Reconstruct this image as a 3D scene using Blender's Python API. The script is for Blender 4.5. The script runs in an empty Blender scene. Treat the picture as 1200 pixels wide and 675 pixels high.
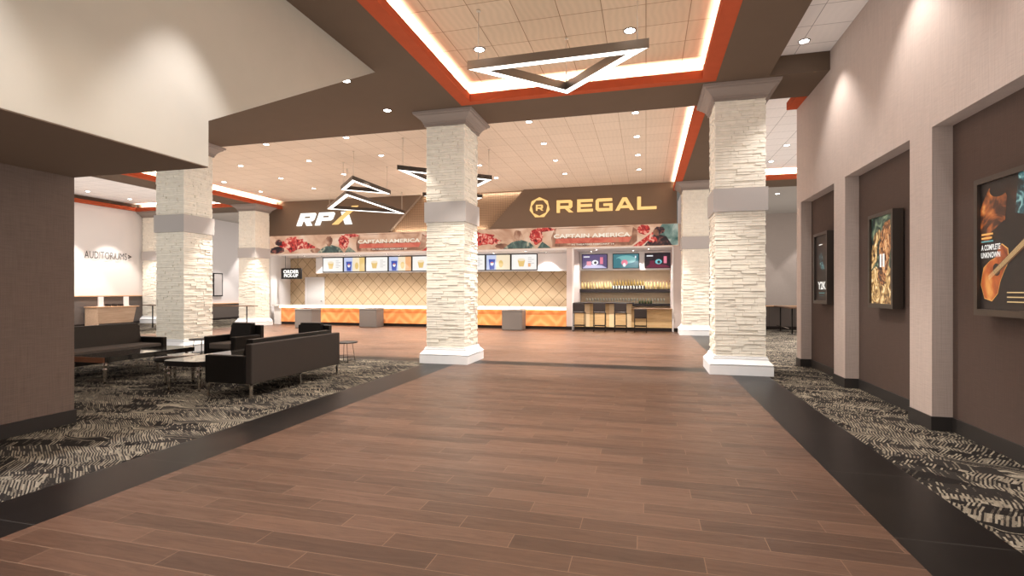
import bpy, math, random
from mathutils import Vector, Matrix
C = bpy.context.scene.collection
S = bpy.context.scene
PI = math.pi
rnd = random.Random(7)

# ------------------------------------------------------------------ camera, world, exposure
cam_data = bpy.data.cameras.new('camera')
cam = bpy.data.objects.new('camera', cam_data); C.objects.link(cam)
cam_data.sensor_width = 36.0; cam_data.lens = 18.0; cam_data.shift_y = 3.5/1200
cam_data.clip_end = 200; cam_data.clip_start = 0.05
cam.location = (0, 0, 1.5)
cam.rotation_euler = (PI/2, 0, math.atan(157/600))
S.camera = cam
S.view_settings.view_transform = 'Standard'
S.view_settings.look = 'None'
S.view_settings.exposure = 0.68
S.view_settings.gamma = 1.0
S.view_settings.use_curve_mapping = False
W = bpy.data.worlds.new('world'); S.world = W; W.use_nodes = True
W.node_tree.nodes['Background'].inputs[0].default_value = (1.0, 0.90, 0.80, 1)
W.node_tree.nodes['Background'].inputs[1].default_value = 0.10
S.cycles.use_fast_gi = True
S.cycles.fast_gi_method = 'ADD'
W.light_settings.ao_factor = 0.45
W.light_settings.distance = 4.0
S.cycles.max_bounces = 8
S.cycles.diffuse_bounces = 3
S.cycles.glossy_bounces = 3
S.cycles.use_denoising = True
S.cycles.sample_clamp_indirect = 4.0
S.cycles.caustics_reflective = False
S.cycles.caustics_refractive = False

# light powers (W)
P_HALL = 1050; P_NEAR = 440; P_PASS = 130; P_UPPER = 270; P_COVE = 22; P_SIDE = 620; P_MENU = 100
WARM = (1.0, 0.91, 0.79); NEUT = (1.0, 0.94, 0.86); COOL = (1.0, 0.97, 0.95)

# ------------------------------------------------------------------ materials
MATS = {}
def srgb(r, g, b):
    f = lambda c: ((c/255+0.055)/1.055)**2.4 if c/255 > 0.04045 else c/255/12.92
    return (f(r), f(g), f(b), 1)
def mat(name, col, rough=0.6, metal=0.0, emit=None, estr=1.0, spec=0.5, coat=0.0, noise=0.0, nscale=30.0, bump=0.0, bscale=120.0, stretch=None):
    if name in MATS: return MATS[name]
    m = bpy.data.materials.new(name); m.use_nodes = True
    nt = m.node_tree; b = nt.nodes['Principled BSDF']
    b.inputs['Base Color'].default_value = col
    b.inputs['Roughness'].default_value = rough
    b.inputs['Metallic'].default_value = metal
    b.inputs['Specular IOR Level'].default_value = spec
    b.inputs['Coat Weight'].default_value = coat
    if emit is not None:
        b.inputs['Emission Color'].default_value = emit
        b.inputs['Emission Strength'].default_value = estr
    if noise or bump:
        tc = nt.nodes.new('ShaderNodeTexCoord'); mp = nt.nodes.new('ShaderNodeMapping')
        if stretch: mp.inputs['Scale'].default_value = stretch
        nt.links.new(tc.outputs['Object'], mp.inputs['Vector'])
    if noise:
        n = nt.nodes.new('ShaderNodeTexNoise'); n.inputs['Scale'].default_value = nscale; n.inputs['Detail'].default_value = 4
        nt.links.new(mp.outputs[0], n.inputs['Vector'])
        r = nt.nodes.new('ShaderNodeMapRange'); r.inputs['From Min'].default_value = 0.3; r.inputs['From Max'].default_value = 0.7
        r.inputs['To Min'].default_value = 1-noise; r.inputs['To Max'].default_value = 1+noise
        nt.links.new(n.outputs['Fac'], r.inputs['Value'])
        mx = nt.nodes.new('ShaderNodeVectorMath'); mx.operation = 'SCALE'; mx.inputs[0].default_value = col[:3]
        nt.links.new(r.outputs[0], mx.inputs['Scale']); nt.links.new(mx.outputs[0], b.inputs['Base Color'])
    if bump:
        n2 = nt.nodes.new('ShaderNodeTexNoise'); n2.inputs['Scale'].default_value = bscale; n2.inputs['Detail'].default_value = 3
        nt.links.new(mp.outputs[0], n2.inputs['Vector'])
        bm_ = nt.nodes.new('ShaderNodeBump'); bm_.inputs['Strength'].default_value = bump; bm_.inputs['Distance'].default_value = 0.01
        nt.links.new(n2.outputs['Fac'], bm_.inputs['Height']); nt.links.new(bm_.outputs[0], b.inputs['Normal'])
    MATS[name] = m
    return m
def emis(name, col, s):
    if name in MATS: return MATS[name]
    m = mat(name, (0.02, 0.02, 0.02, 1), 0.5, emit=col, estr=s)
    return m

def nodes_of(name, rough=0.5, spec=0.5):
    m = bpy.data.materials.new(name); m.use_nodes = True; MATS[name] = m
    nt = m.node_tree; b = nt.nodes['Principled BSDF']
    b.inputs['Roughness'].default_value = rough; b.inputs['Specular IOR Level'].default_value = spec
    return m, nt, b
def N(nt, typ, **kw):
    n = nt.nodes.new(typ)
    for k, v in kw.items():
        if k in n.inputs: n.inputs[k].default_value = v
        else: setattr(n, k, v)
    return n
def obj_coords(nt, scale=(1, 1, 1), rot=(0, 0, 0), loc=(0, 0, 0)):
    tc = N(nt, 'ShaderNodeTexCoord'); mp = N(nt, 'ShaderNodeMapping')
    mp.inputs['Scale'].default_value = scale; mp.inputs['Rotation'].default_value = rot; mp.inputs['Location'].default_value = loc
    nt.links.new(tc.outputs['Object'], mp.inputs['Vector'])
    return mp.outputs[0]
def ramp(nt, fac, stops, interp='LINEAR'):
    r = N(nt, 'ShaderNodeValToRGB'); r.color_ramp.interpolation = interp
    el = r.color_ramp.elements
    while len(el) < len(stops): el.new(0.5)
    for e, (p, c) in zip(el, stops): e.position = p; e.color = c
    nt.links.new(fac, r.inputs[0]); return r.outputs[0]
def mathn(nt, op, a, b=None, c=None):
    n = N(nt, 'ShaderNodeMath', operation=op)
    for i, v in enumerate((a, b, c)):
        if v is None: continue
        if isinstance(v, (int, float)): n.inputs[i].default_value = v
        else: nt.links.new(v, n.inputs[i])
    return n.outputs[0]
def mixc(nt, fac, a, b, blend='MIX'):
    n = N(nt, 'ShaderNodeMix', data_type='RGBA', blend_type=blend)
    for sock, v in ((n.inputs[0], fac), (n.inputs[6], a), (n.inputs[7], b)):
        if isinstance(v, (int, float, tuple)): sock.default_value = v
        else: nt.links.new(v, sock)
    return n.outputs[2]
def bumpn(nt, b, h, strength=0.5, dist=0.01):
    n = N(nt, 'ShaderNodeBump'); n.inputs['Strength'].default_value = strength; n.inputs['Distance'].default_value = dist
    nt.links.new(h, n.inputs['Height']); nt.links.new(n.outputs[0], b.inputs['Normal'])

def make_plank():
    m, nt, b = nodes_of('plank', 0.42, 0.33)
    v = obj_coords(nt)
    br = N(nt, 'ShaderNodeTexBrick'); br.offset = 0.0; br.squash = 1
    br.inputs['Scale'].default_value = 1; br.inputs['Brick Width'].default_value = 1.1; br.inputs['Row Height'].default_value = 0.17
    br.inputs['Mortar Size'].default_value = 0.0024; br.inputs['Bias'].default_value = 0.0; br.inputs['Mortar Smooth'].default_value = 0
    br.inputs['Color1'].default_value = (0, 0, 0, 1); br.inputs['Color2'].default_value = (1, 1, 1, 1); br.inputs['Mortar'].default_value = (0.5, 0.5, 0.5, 1)
    row = N(nt, 'ShaderNodeSeparateXYZ'); nt.links.new(v, row.inputs[0])
    ri = mathn(nt, 'FLOOR', mathn(nt, 'MULTIPLY', row.outputs[1], 1/0.17))
    jit = mathn(nt, 'FRACT', mathn(nt, 'MULTIPLY', mathn(nt, 'SINE', mathn(nt, 'MULTIPLY', ri, 12.9898)), 437.58))
    xs = mathn(nt, 'ADD', row.outputs[0], mathn(nt, 'ADD', mathn(nt, 'MULTIPLY', ri, 0.3667), mathn(nt, 'MULTIPLY', jit, 0.06)))
    cx = N(nt, 'ShaderNodeCombineXYZ'); nt.links.new(xs, cx.inputs[0]); nt.links.new(row.outputs[1], cx.inputs[1])
    nt.links.new(cx.outputs[0], br.inputs['Vector'])
    base = ramp(nt, br.outputs['Color'], [(0, PL1), (0.5, PL2), (1, PL3)])
    # grain along the plank
    sp = N(nt, 'ShaderNodeVectorMath', operation='MULTIPLY'); sp.inputs[1].default_value = (1.1, 9, 1); nt.links.new(v, sp.inputs[0])
    off = N(nt, 'ShaderNodeVectorMath', operation='MULTIPLY_ADD'); off.inputs[1].default_value = (40, 40, 40)
    nt.links.new(br.outputs['Color'], off.inputs[0]); nt.links.new(sp.outputs[0], off.inputs[2])
    n = N(nt, 'ShaderNodeTexNoise', Scale=2.2, Detail=6.0, Distortion=1.2); nt.links.new(off.outputs[0], n.inputs['Vector'])
    n.inputs['Roughness'].default_value = 0.62
    g = ramp(nt, n.outputs['Fac'], [(0.28, (0.80, 0.79, 0.78, 1)), (0.5, (1, 1, 1, 1)), (0.72, (1.12, 1.12, 1.13, 1))])
    n3 = N(nt, 'ShaderNodeTexNoise', Scale=14.0, Detail=4.0); nt.links.new(off.outputs[0], n3.inputs['Vector'])
    g2 = ramp(nt, n3.outputs['Fac'], [(0.35, (0.93, 0.93, 0.93, 1)), (0.65, (1.05, 1.05, 1.05, 1))])
    c = mixc(nt, 1.0, base, g, 'MULTIPLY'); c = mixc(nt, 1.0, c, g2, 'MULTIPLY')
    c = mixc(nt, br.outputs['Fac'], c, srgb(112, 86, 68))
    nt.links.new(c, b.inputs['Base Color'])
    rr = ramp(nt, n.outputs['Fac'], [(0.3, (0.44, 0.44, 0.44, 1)), (0.7, (0.30, 0.30, 0.30, 1))]); nt.links.new(rr, b.inputs['Roughness'])
    h = mathn(nt, 'SUBTRACT', mathn(nt, 'MULTIPLY', n3.outputs['Fac'], 0.15), br.outputs['Fac'])
    bumpn(nt, b, h, 0.25, 0.003)
    return m
PL1, PL2, PL3 = srgb(66, 46, 35), srgb(77, 54, 41), srgb(87, 62, 48)

def make_border():
    m, nt, b = nodes_of('border_tile', 0.32, 0.15)
    v = obj_coords(nt)
    br = N(nt, 'ShaderNodeTexBrick'); br.offset = 0; br.inputs['Scale'].default_value = 1
    br.inputs['Brick Width'].default_value = 1.2; br.inputs['Row Height'].default_value = 1.2; br.inputs['Mortar Size'].default_value = 0.003
    br.inputs['Color1'].default_value = srgb(20, 17, 16); br.inputs['Color2'].default_value = srgb(23, 20, 18); br.inputs['Mortar'].default_value = srgb(58, 54, 50)
    nt.links.new(v, br.inputs['Vector'])
    n = N(nt, 'ShaderNodeTexNoise', Scale=3.0, Detail=5.0); nt.links.new(v, n.inputs['Vector'])
    g = ramp(nt, n.outputs['Fac'], [(0.3, (0.9, 0.9, 0.9, 1)), (0.7, (1.1, 1.1, 1.1, 1))])
    nt.links.new(mixc(nt, 1.0, br.outputs['Color'], g, 'MULTIPLY'), b.inputs['Base Color'])
    return m

def make_carpet(name, theta, s0, s1):
    # broken slanting bands of hatched patches
    m, nt, b = nodes_of(name, 0.95, 0.1)
    v = obj_coords(nt, rot=(0, 0, theta))
    wn = N(nt, 'ShaderNodeTexNoise', Scale=1.6, Detail=3.0); nt.links.new(v, wn.inputs['Vector'])
    sx = N(nt, 'ShaderNodeSeparateXYZ'); nt.links.new(v, sx.inputs[0])
    X, Y = sx.outputs[0], sx.outputs[1]
    Yw = mathn(nt, 'ADD', Y, mathn(nt, 'MULTIPLY', wn.outputs['Fac'], 0.6))
    RH = 0.15
    r0 = mathn(nt, 'DIVIDE', Yw, RH); ri = mathn(nt, 'FLOOR', r0)
    def hashn(a, k): return mathn(nt, 'FRACT', mathn(nt, 'MULTIPLY', mathn(nt, 'SINE', mathn(nt, 'MULTIPLY', a, k)), 4375.85))
    h1 = hashn(ri, 12.9898)
    Xs = mathn(nt, 'ADD', mathn(nt, 'ADD', X, mathn(nt, 'MULTIPLY', h1, 3.0)), mathn(nt, 'MULTIPLY', Yw, 0.8))
    ci = mathn(nt, 'FLOOR', mathn(nt, 'DIVIDE', Xs, 0.5))
    cid = mathn(nt, 'ADD', mathn(nt, 'MULTIPLY', ci, 7.13), mathn(nt, 'MULTIPLY', ri, 3.71))
    c1 = hashn(cid, 1.37); c2 = hashn(cid, 2.91); c3 = hashn(cid, 5.23)
    nb = N(nt, 'ShaderNodeTexNoise', Scale=90.0, Detail=2.0); nt.links.new(v, nb.inputs['Vector'])
    nm = N(nt, 'ShaderNodeTexNoise', Scale=7.0, Detail=2.0); nt.links.new(v, nm.inputs['Vector'])
    # every patch is ruled with short strokes, each stroke light or dark
    skew = mathn(nt, 'MULTIPLY_ADD', c2, s1-s0, s0)
    t = mathn(nt, 'ADD', X, mathn(nt, 'ADD', mathn(nt, 'MULTIPLY', Y, skew), mathn(nt, 'MULTIPLY', nm.outputs['Fac'], 0.012)))
    along = mathn(nt, 'GREATER_THAN', c3, 0.90)
    t2 = mathn(nt, 'ADD', Yw, mathn(nt, 'MULTIPLY', X, 0.12))
    tt = N(nt, 'ShaderNodeMix'); nt.links.new(along, tt.inputs[0]); nt.links.new(t, tt.inputs[2]); nt.links.new(t2, tt.inputs[3])
    si = mathn(nt, 'FLOOR', mathn(nt, 'DIVIDE', tt.outputs[0], 0.0135))
    half = mathn(nt, 'FLOOR', mathn(nt, 'MULTIPLY', r0, 2.0))
    sh = hashn(mathn(nt, 'ADD', mathn(nt, 'MULTIPLY', si, 0.731), mathn(nt, 'MULTIPLY', half, 5.17)), 3.33)
    alt = mathn(nt, 'MULTIPLY', mathn(nt, 'MODULO', mathn(nt, 'ABSOLUTE', si), 2.0), 0.42)
    val = mathn(nt, 'ADD', mathn(nt, 'ADD', mathn(nt, 'MULTIPLY', sh, 0.58), alt), mathn(nt, 'MULTIPLY_ADD', nb.outputs['Fac'], 0.5, -0.25))
    dens = mathn(nt, 'MULTIPLY_ADD', c1, 0.55, 0.10)
    f = mathn(nt, 'SUBTRACT', dens, val)
    lo = ramp(nt, c2, [(0, srgb(26, 22, 20)), (1, srgb(46, 41, 37))])
    hi = ramp(nt, sh, [(0, srgb(138, 127, 110)), (0.5, srgb(102, 92, 79)), (1, srgb(150, 138, 121))])
    fac = N(nt, 'ShaderNodeMapRange'); fac.inputs['From Min'].default_value = -0.05; fac.inputs['From Max'].default_value = 0.07
    nt.links.new(f, fac.inputs['Value'])
    nt.links.new(mixc(nt, fac.outputs[0], lo, hi), b.inputs['Base Color'])
    bumpn(nt, b, nb.outputs['Fac'], 0.4, 0.004)
    return m

def make_ceiling_tile(name, ca, cb, line, wood=0.0):
    m, nt, b = nodes_of(name, 0.8, 0.2)
    v = obj_coords(nt, loc=(0.0, 0.02, 0))
    br = N(nt, 'ShaderNodeTexBrick'); br.offset = 0; br.inputs['Scale'].default_value = 1
    br.inputs['Brick Width'].default_value = 0.61; br.inputs['Row Height'].default_value = 0.62; br.inputs['Mortar Size'].default_value = 0.006
    br.inputs['Mortar Smooth'].default_value = 0.3
    br.inputs['Color1'].default_value = ca; br.inputs['Color2'].default_value = cb; br.inputs['Mortar'].default_value = line
    nt.links.new(v, br.inputs['Vector'])
    n = N(nt, 'ShaderNodeTexWave', Scale=3.0, Distortion=6.0, Detail=2.0); n.inputs['Detail Scale'].default_value = 0.6
    nt.links.new(v, n.inputs['Vector'])
    g = ramp(nt, n.outputs['Fac'], [(0.0, (1-wood, 1-wood, 1-wood, 1)), (1.0, (1+wood, 1+wood, 1+wood, 1))])
    nt.links.new(mixc(nt, 1.0, br.outputs['Color'], g, 'MULTIPLY'), b.inputs['Base Color'])
    bumpn(nt, b, mathn(nt, 'MULTIPLY', br.outputs['Fac'], -1.0), 0.3, 0.004)
    return m

def make_linen(name, col, amt=0.10, rough=0.75):
    m, nt, b = nodes_of(name, rough, 0.3)
    v = obj_coords(nt)
    n1 = N(nt, 'ShaderNodeTexNoise', Scale=1.0, Detail=3.0)
    mp1 = N(nt, 'ShaderNodeMapping'); mp1.inputs['Scale'].default_value = (6, 6, 160); nt.links.new(v, mp1.inputs[0]); nt.links.new(mp1.outputs[0], n1.inputs['Vector'])
    n2 = N(nt, 'ShaderNodeTexNoise', Scale=1.0, Detail=3.0)
    mp2 = N(nt, 'ShaderNodeMapping'); mp2.inputs['Scale'].default_value = (130, 130, 3); nt.links.new(v, mp2.inputs[0]); nt.links.new(mp2.outputs[0], n2.inputs['Vector'])
    s_ = mathn(nt, 'ADD', n1.outputs['Fac'], n2.outputs['Fac'])
    r = N(nt, 'ShaderNodeMapRange'); r.inputs['From Min'].default_value = 0.75; r.inputs['From Max'].default_value = 1.25
    r.inputs['To Min'].default_value = 1-amt; r.inputs['To Max'].default_value = 1+amt; nt.links.new(s_, r.inputs['Value'])
    mx = N(nt, 'ShaderNodeVectorMath', operation='SCALE'); mx.inputs[0].default_value = col[:3]; nt.links.new(r.outputs[0], mx.inputs['Scale'])
    nt.links.new(mx.outputs[0], b.inputs['Base Color'])
    bumpn(nt, b, s_, 0.15, 0.002)
    return m

def make_diamond():
    m, nt, b = nodes_of('diamond_tile', 0.35, 0.4)
    v = obj_coords(nt, rot=(0, PI/4, 0))
    sx = N(nt, 'ShaderNodeSeparateXYZ'); nt.links.new(v, sx.inputs[0])
    cb = N(nt, 'ShaderNodeCombineXYZ'); nt.links.new(sx.outputs[0], cb.inputs[0]); nt.links.new(sx.outputs[2], cb.inputs[1])
    br = N(nt, 'ShaderNodeTexBrick'); br.offset = 0; br.inputs['Scale'].default_value = 1
    br.inputs['Brick Width'].default_value = 0.40; br.inputs['Row Height'].default_value = 0.40; br.inputs['Mortar Size'].default_value = 0.011
    br.inputs['Color1'].default_value = srgb(200, 172, 136); br.inputs['Color2'].default_value = srgb(210, 184, 150); br.inputs['Mortar'].default_value = srgb(140, 112, 80)
    nt.links.new(cb.outputs[0], br.inputs['Vector'])
    nt.links.new(br.outputs['Color'], b.inputs['Base Color'])
    return m

def make_wood(name, c1, c2, axis=0, rough=0.45, scale=1.0):
    m, nt, b = nodes_of(name, rough, 0.4)
    st = [14, 14, 14]; st[axis] = 1.2
    v = obj_coords(nt, scale=tuple(s*scale for s in st))
    n = N(nt, 'ShaderNodeTexNoise', Scale=1.5, Detail=6.0, Distortion=0.8); nt.links.new(v, n.inputs['Vector'])
    nt.links.new(ramp(nt, n.outputs['Fac'], [(0.3, c1), (0.7, c2)]), b.inputs['Base Color'])
    return m

def make_amber():
    # back-lit amber counter panel: diagonal streaks in the panel itself
    m, nt, b = nodes_of('amber_panel', 0.35, 0.5)
    v = obj_coords(nt)
    sx = N(nt, 'ShaderNodeSeparateXYZ'); nt.links.new(v, sx.inputs[0])
    x = mathn(nt, 'FRACT', mathn(nt, 'MULTIPLY', sx.outputs[0], 0.82))
    tri = mathn(nt, 'ABSOLUTE', mathn(nt, 'SUBTRACT', x, 0.5))
    t = mathn(nt, 'ADD', tri, mathn(nt, 'MULTIPLY', sx.outputs[2], 0.9))
    n = N(nt, 'ShaderNodeTexNoise', Scale=3.0, Detail=4.0); nt.links.new(v, n.inputs['Vector'])
    w = mathn(nt, 'SINE', mathn(nt, 'ADD', mathn(nt, 'MULTIPLY', t, 16.0), mathn(nt, 'MULTIPLY', n.outputs['Fac'], 5.0)))
    c = ramp(nt, mathn(nt, 'MULTIPLY_ADD', w, 0.5, 0.5), [(0, srgb(222, 134, 76)), (0.6, srgb(230, 146, 86)), (1, srgb(240, 164, 104))])
    nt.links.new(c, b.inputs['Base Color']); nt.links.new(c, b.inputs['Emission Color'])
    b.inputs['Emission Strength'].default_value = 0.15
    return m

def make_dots():
    m, nt, b = nodes_of('textured_panel', 0.5, 0.4)
    v = obj_coords(nt, rot=(0, PI/4, 0))
    sx = N(nt, 'ShaderNodeSeparateXYZ'); nt.links.new(v, sx.inputs[0])
    a = mathn(nt, 'SINE', mathn(nt, 'MULTIPLY', sx.outputs[0], 62.0)); c = mathn(nt, 'SINE', mathn(nt, 'MULTIPLY', sx.outputs[2], 62.0))
    d = mathn(nt, 'MULTIPLY', a, c)
    nt.links.new(ramp(nt, mathn(nt, 'MULTIPLY_ADD', d, 0.5, 0.5), [(0.25, srgb(118, 92, 70)), (0.6, srgb(150, 122, 96))]), b.inputs['Base Color'])
    bumpn(nt, b, d, 0.3, 0.006)
    return m

plank = make_plank(); border = make_border(); carpet = make_carpet('carpet_hall', 0.35, -0.35, 0.25); carpet_lounge = make_carpet('carpet_lounge', -0.25, 0.35, 1.05)
tile_warm = make_ceiling_tile('ceiling_tile_warm', srgb(198, 172, 144), srgb(205, 179, 151), srgb(134, 104, 78), 0.035)
tile_hall = make_ceiling_tile('ceiling_tile_hall', srgb(206, 186, 164), srgb(211, 191, 169), srgb(166, 140, 116), 0.02)
tile_grey = make_ceiling_tile('ceiling_tile_grey', srgb(222, 212, 204), srgb(227, 217, 209), srgb(150, 138, 130), 0.01)
beam_paint = mat('beam_paint', srgb(94, 77, 63), 0.85, noise=0.03, nscale=2)
lip_red = mat('lip_red', srgb(168, 78, 50), 0.9, spec=0.1, noise=0.04, nscale=6)
linen = make_linen('linen_taupe', srgb(186, 168, 157), 0.09)
linen_left = make_linen('linen_grey', srgb(112, 95, 85), 0.14)
linen_dark = make_linen('linen_dark', srgb(84, 69, 62), 0.10)
upper_paint = mat('upper_paint', srgb(178, 168, 152), 0.8, noise=0.02, nscale=3)
soffit_paint = mat('soffit_paint', srgb(112, 92, 76), 0.8)
wall_pale = mat('wall_pale', srgb(222, 212, 204), 0.8)
wall_greige = make_linen('wall_greige', srgb(160, 146, 136), 0.05)
baseboard_m = mat('baseboard_vinyl', srgb(48, 44, 42), 0.5)
stone = mat('ledge_stone', srgb(243, 234, 217), 0.85, noise=0.05, nscale=9, bump=0.35, bscale=45)
stone_grout = mat('stone_core', srgb(214, 198, 172), 0.95)
white_stone = mat('white_plinth', srgb(236, 234, 232), 0.55, noise=0.02, nscale=8)
band_m = mat('band_grey', srgb(184, 176, 170), 0.6)
capital_m = mat('capital_grey', srgb(142, 128, 118), 0.65)
fascia_m = mat('fascia_paint', srgb(116, 97, 81), 0.8)
diamond = make_diamond(); dots = make_dots(); amber = make_amber()
white_paint = mat('white_paint', srgb(232, 226, 222), 0.7)
pink_paint = mat('divider_paint', srgb(206, 190, 182), 0.7)
black_kick = mat('kick_black', srgb(30, 22, 20), 0.5)
counter_top_m = mat('counter_top', srgb(222, 214, 204), 0.3)
bar_wood = make_wood('bar_wood', srgb(196, 160, 112), srgb(216, 182, 136), 0)
desk_wood = make_wood('desk_wood', srgb(186, 152, 124), srgb(206, 174, 146), 1)
walnut = make_wood('walnut_edge', srgb(88, 52, 34), srgb(120, 74, 48), 0)
cap_wood = mat('cap_wood', srgb(206, 158, 120), 0.5)
panel_dark = mat('wainscot_dark', srgb(92, 82, 76), 0.6)
leather = mat('black_leather', srgb(13, 11, 10), 0.42, noise=0.05, nscale=40, bump=0.08, bscale=200)
fabric_brown = mat('brown_upholstery', srgb(48, 40, 35), 0.75, noise=0.04, nscale=60)
seat_grey = mat('grey_seat', srgb(84, 74, 67), 0.7)
chrome = mat('chrome', srgb(222, 218, 214), 0.16, metal=1.0)
black_metal = mat('black_metal', srgb(28, 24, 22), 0.4, metal=0.3)
gloss_black = mat('gloss_top', srgb(26, 22, 20), 0.10, spec=0.8, coat=0.6)
gloss_stone = mat('gloss_stone_top', srgb(70, 62, 54), 0.08, spec=0.9, coat=1.0)
bronze = mat('bronze_case', srgb(66, 58, 52), 0.35, metal=0.2)
black_plastic = mat('black_plastic', srgb(22, 18, 17), 0.45)
kiosk_grey = mat('kiosk_grey', srgb(112, 104, 98), 0.5)
stool_back = mat('stool_back', srgb(40, 32, 30), 0.6)
led_white = emis('led_white', (1.0, 0.94, 0.86, 1), 2.6)
lamp_white = emis('lamp_white', (1.0, 0.95, 0.88, 1), 14.0)
sign_gold = emis('sign_gold', srgb(252, 200, 124), 0.72)
sign_white = emis('sign_white', srgb(255, 252, 244), 1.0)
sign_black = mat('sign_black', srgb(52, 42, 38), 0.5)

# ------------------------------------------------------------------ mesh helpers
class MB:
    def __init__(s): s.v = []; s.f = []; s.mi = []; s.mats = []; s.cur = 0; s.smooth = []
    def use(s, m):
        if m not in s.mats: s.mats.append(m)
        s.cur = s.mats.index(m); return s
    def add(s, vs, fs, M=None, smooth=False):
        k = len(s.v)
        for p in vs:
            p = Vector(p)
            if M is not None: p = M @ p
            s.v.append(tuple(p))
        for f in fs:
            s.f.append(tuple(i+k for i in f)); s.mi.append(s.cur); s.smooth.append(smooth)
        return s
    def box(s, x0, x1, y0, y1, z0, z1, M=None):
        v = [(x0, y0, z0), (x1, y0, z0), (x1, y1, z0), (x0, y1, z0), (x0, y0, z1), (x1, y0, z1), (x1, y1, z1), (x0, y1, z1)]
        return s.add(v, [(0, 3, 2, 1), (4, 5, 6, 7), (0, 1, 5, 4), (1, 2, 6, 5), (2, 3, 7, 6), (3, 0, 4, 7)], M)
    def bbox(s, x0, x1, y0, y1, z0, z1, r=0.02, M=None):
        # box with bevelled edges: three stacked rings with chamfers
        r = min(r, (x1-x0)/2.2, (y1-y0)/2.2, (z1-z0)/2.2)
        rings = []
        def ring(ix, iy, z): # octagon ring
            return [(x0+ix, y0+iy+r*0.0, z)]
        def octo(inset, z, c):
            a, b_, c_, d = x0+inset, x1-inset, y0+inset, y1-inset
            return [(a+c, c_, z), (b_-c, c_, z), (b_, c_+c, z), (b_, d-c, z), (b_-c, d, z), (a+c, d, z), (a, d-c, z), (a, c_+c, z)]
        L = [octo(r, z0, r*0.3), octo(r*0.3, z0+r*0.3, r*0.7), octo(0, z0+r, r), octo(0, z1-r, r), octo(r*0.3, z1-r*0.3, r*0.7), octo(r, z1, r*0.3)]
        v = [p for l in L for p in l]; f = [tuple(range(7, -1, -1)), tuple(range(40, 48))]
        for i in range(5):
            for j in range(8):
                f.append((i*8+j, i*8+(j+1) % 8, (i+1)*8+(j+1) % 8, (i+1)*8+j))
        return s.add(v, f, M)
    def prism(s, pts, axis, a0, a1, M=None):
        # pts: 2D polygon; axis 0: (y,z) extruded in x; 1: (x,z) in y; 2: (x,y) in z
        def mk(p, a):
            return (a, p[0], p[1]) if axis == 0 else ((p[0], a, p[1]) if axis == 1 else (p[0], p[1], a))
        n = len(pts)
        v = [mk(p, a0) for p in pts]+[mk(p, a1) for p in pts]
        f = [tuple(range(n)), tuple(range(2*n-1, n-1, -1))]+[(i, n+i, n+(i+1) % n, (i+1) % n) for i in range(n)]
        return s.add(v, f, M)
    def cyl(s, cx, cy, z0, z1, r0, r1=None, n=20, M=None, smooth=True):
        r1 = r0 if r1 is None else r1
        return s.lathe([(0, z0), (r0, z0), (r1, z1), (0, z1)], cx, cy, n, M, smooth)
    def lathe(s, prof, cx=0, cy=0, n=20, M=None, smooth=True):
        v = []; f = []
        for r, z in prof:
            for i in range(n):
                a = 2*PI*i/n; v.append((cx+r*math.cos(a), cy+r*math.sin(a), z))
        for k in range(len(prof)-1):
            for i in range(n):
                f.append((k*n+i, k*n+(i+1) % n, (k+1)*n+(i+1) % n, (k+1)*n+i))
        return s.add(v, f, M, smooth)
    def sq(s, prof, cx=0, cy=0):
        # square profile: (half width, z)
        v = []; f = []
        for h, z in prof: v += [(cx-h, cy-h, z), (cx+h, cy-h, z), (cx+h, cy+h, z), (cx-h, cy+h, z)]
        for k in range(len(prof)-1):
            for i in range(4): f.append((k*4+i, k*4+(i+1) % 4, (k+1)*4+(i+1) % 4, (k+1)*4+i))
        f.append((3, 2, 1, 0)); e = (len(prof)-1)*4; f.append((e, e+1, e+2, e+3))
        return s.add(v, f)
    def tube(s, pts, r, n=8, M=None):
        pts = [Vector(p) for p in pts]; v = []; f = []
        for i, p in enumerate(pts):
            d = (pts[min(i+1, len(pts)-1)]-pts[max(i-1, 0)]).normalized()
            u = d.cross(Vector((0, 0, 1)));
            if u.length < 1e-3: u = Vector((1, 0, 0))
            u.normalize(); w = d.cross(u)
            for k in range(n):
                a = 2*PI*k/n; v.append(tuple(p+u*math.cos(a)*r+w*math.sin(a)*r))
        for i in range(len(pts)-1):
            for k in range(n): f.append((i*n+k, i*n+(k+1) % n, (i+1)*n+(k+1) % n, (i+1)*n+k))
        f.append(tuple(range(n-1, -1, -1))); f.append(tuple(range((len(pts)-1)*n, len(pts)*n)))
        return s.add(v, f, M, True)
    def mesh(s, name):
        me = bpy.data.meshes.new(name); me.from_pydata(s.v, [], s.f)
        for m in s.mats: me.materials.append(m)
        me.polygons.foreach_set('material_index', s.mi); me.polygons.foreach_set('use_smooth', s.smooth)
        me.update(); return me
    def build(s, name, parent=None, loc=None, rz=0):
        me = s.mesh(name)
        o = bpy.data.objects.new(name, me); C.objects.link(o)
        if parent: o.parent = parent
        if loc: o.location = loc
        if rz: o.rotation_euler.z = rz
        return o
def mb(m): return MB().use(m)
def tag(o, label=None, cat=None, group=None, kind=None):
    if label: o['label'] = label
    if cat: o['category'] = cat
    if group: o['group'] = group
    if kind: o['kind'] = kind
    return o
def thing(name, loc, label, cat, group=None, rz=0):
    o = bpy.data.objects.new(name, None); C.objects.link(o); o.empty_display_size = 0.1
    o.location = loc; o.rotation_euler.z = rz
    return tag(o, label, cat, group)
def struct(name, m, *boxes):
    b = mb(m)
    for q in boxes: b.box(*q)
    return tag(b.build(name), kind='structure')
KIDS = {}
def copy_tree(o, parent=None):
    c = o.copy(); C.objects.link(c)
    if parent: c.parent = parent
    for ch in [x for x in bpy.data.objects if x.parent == o]: copy_tree(ch, c)
    return c
_glyph = {}
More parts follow.
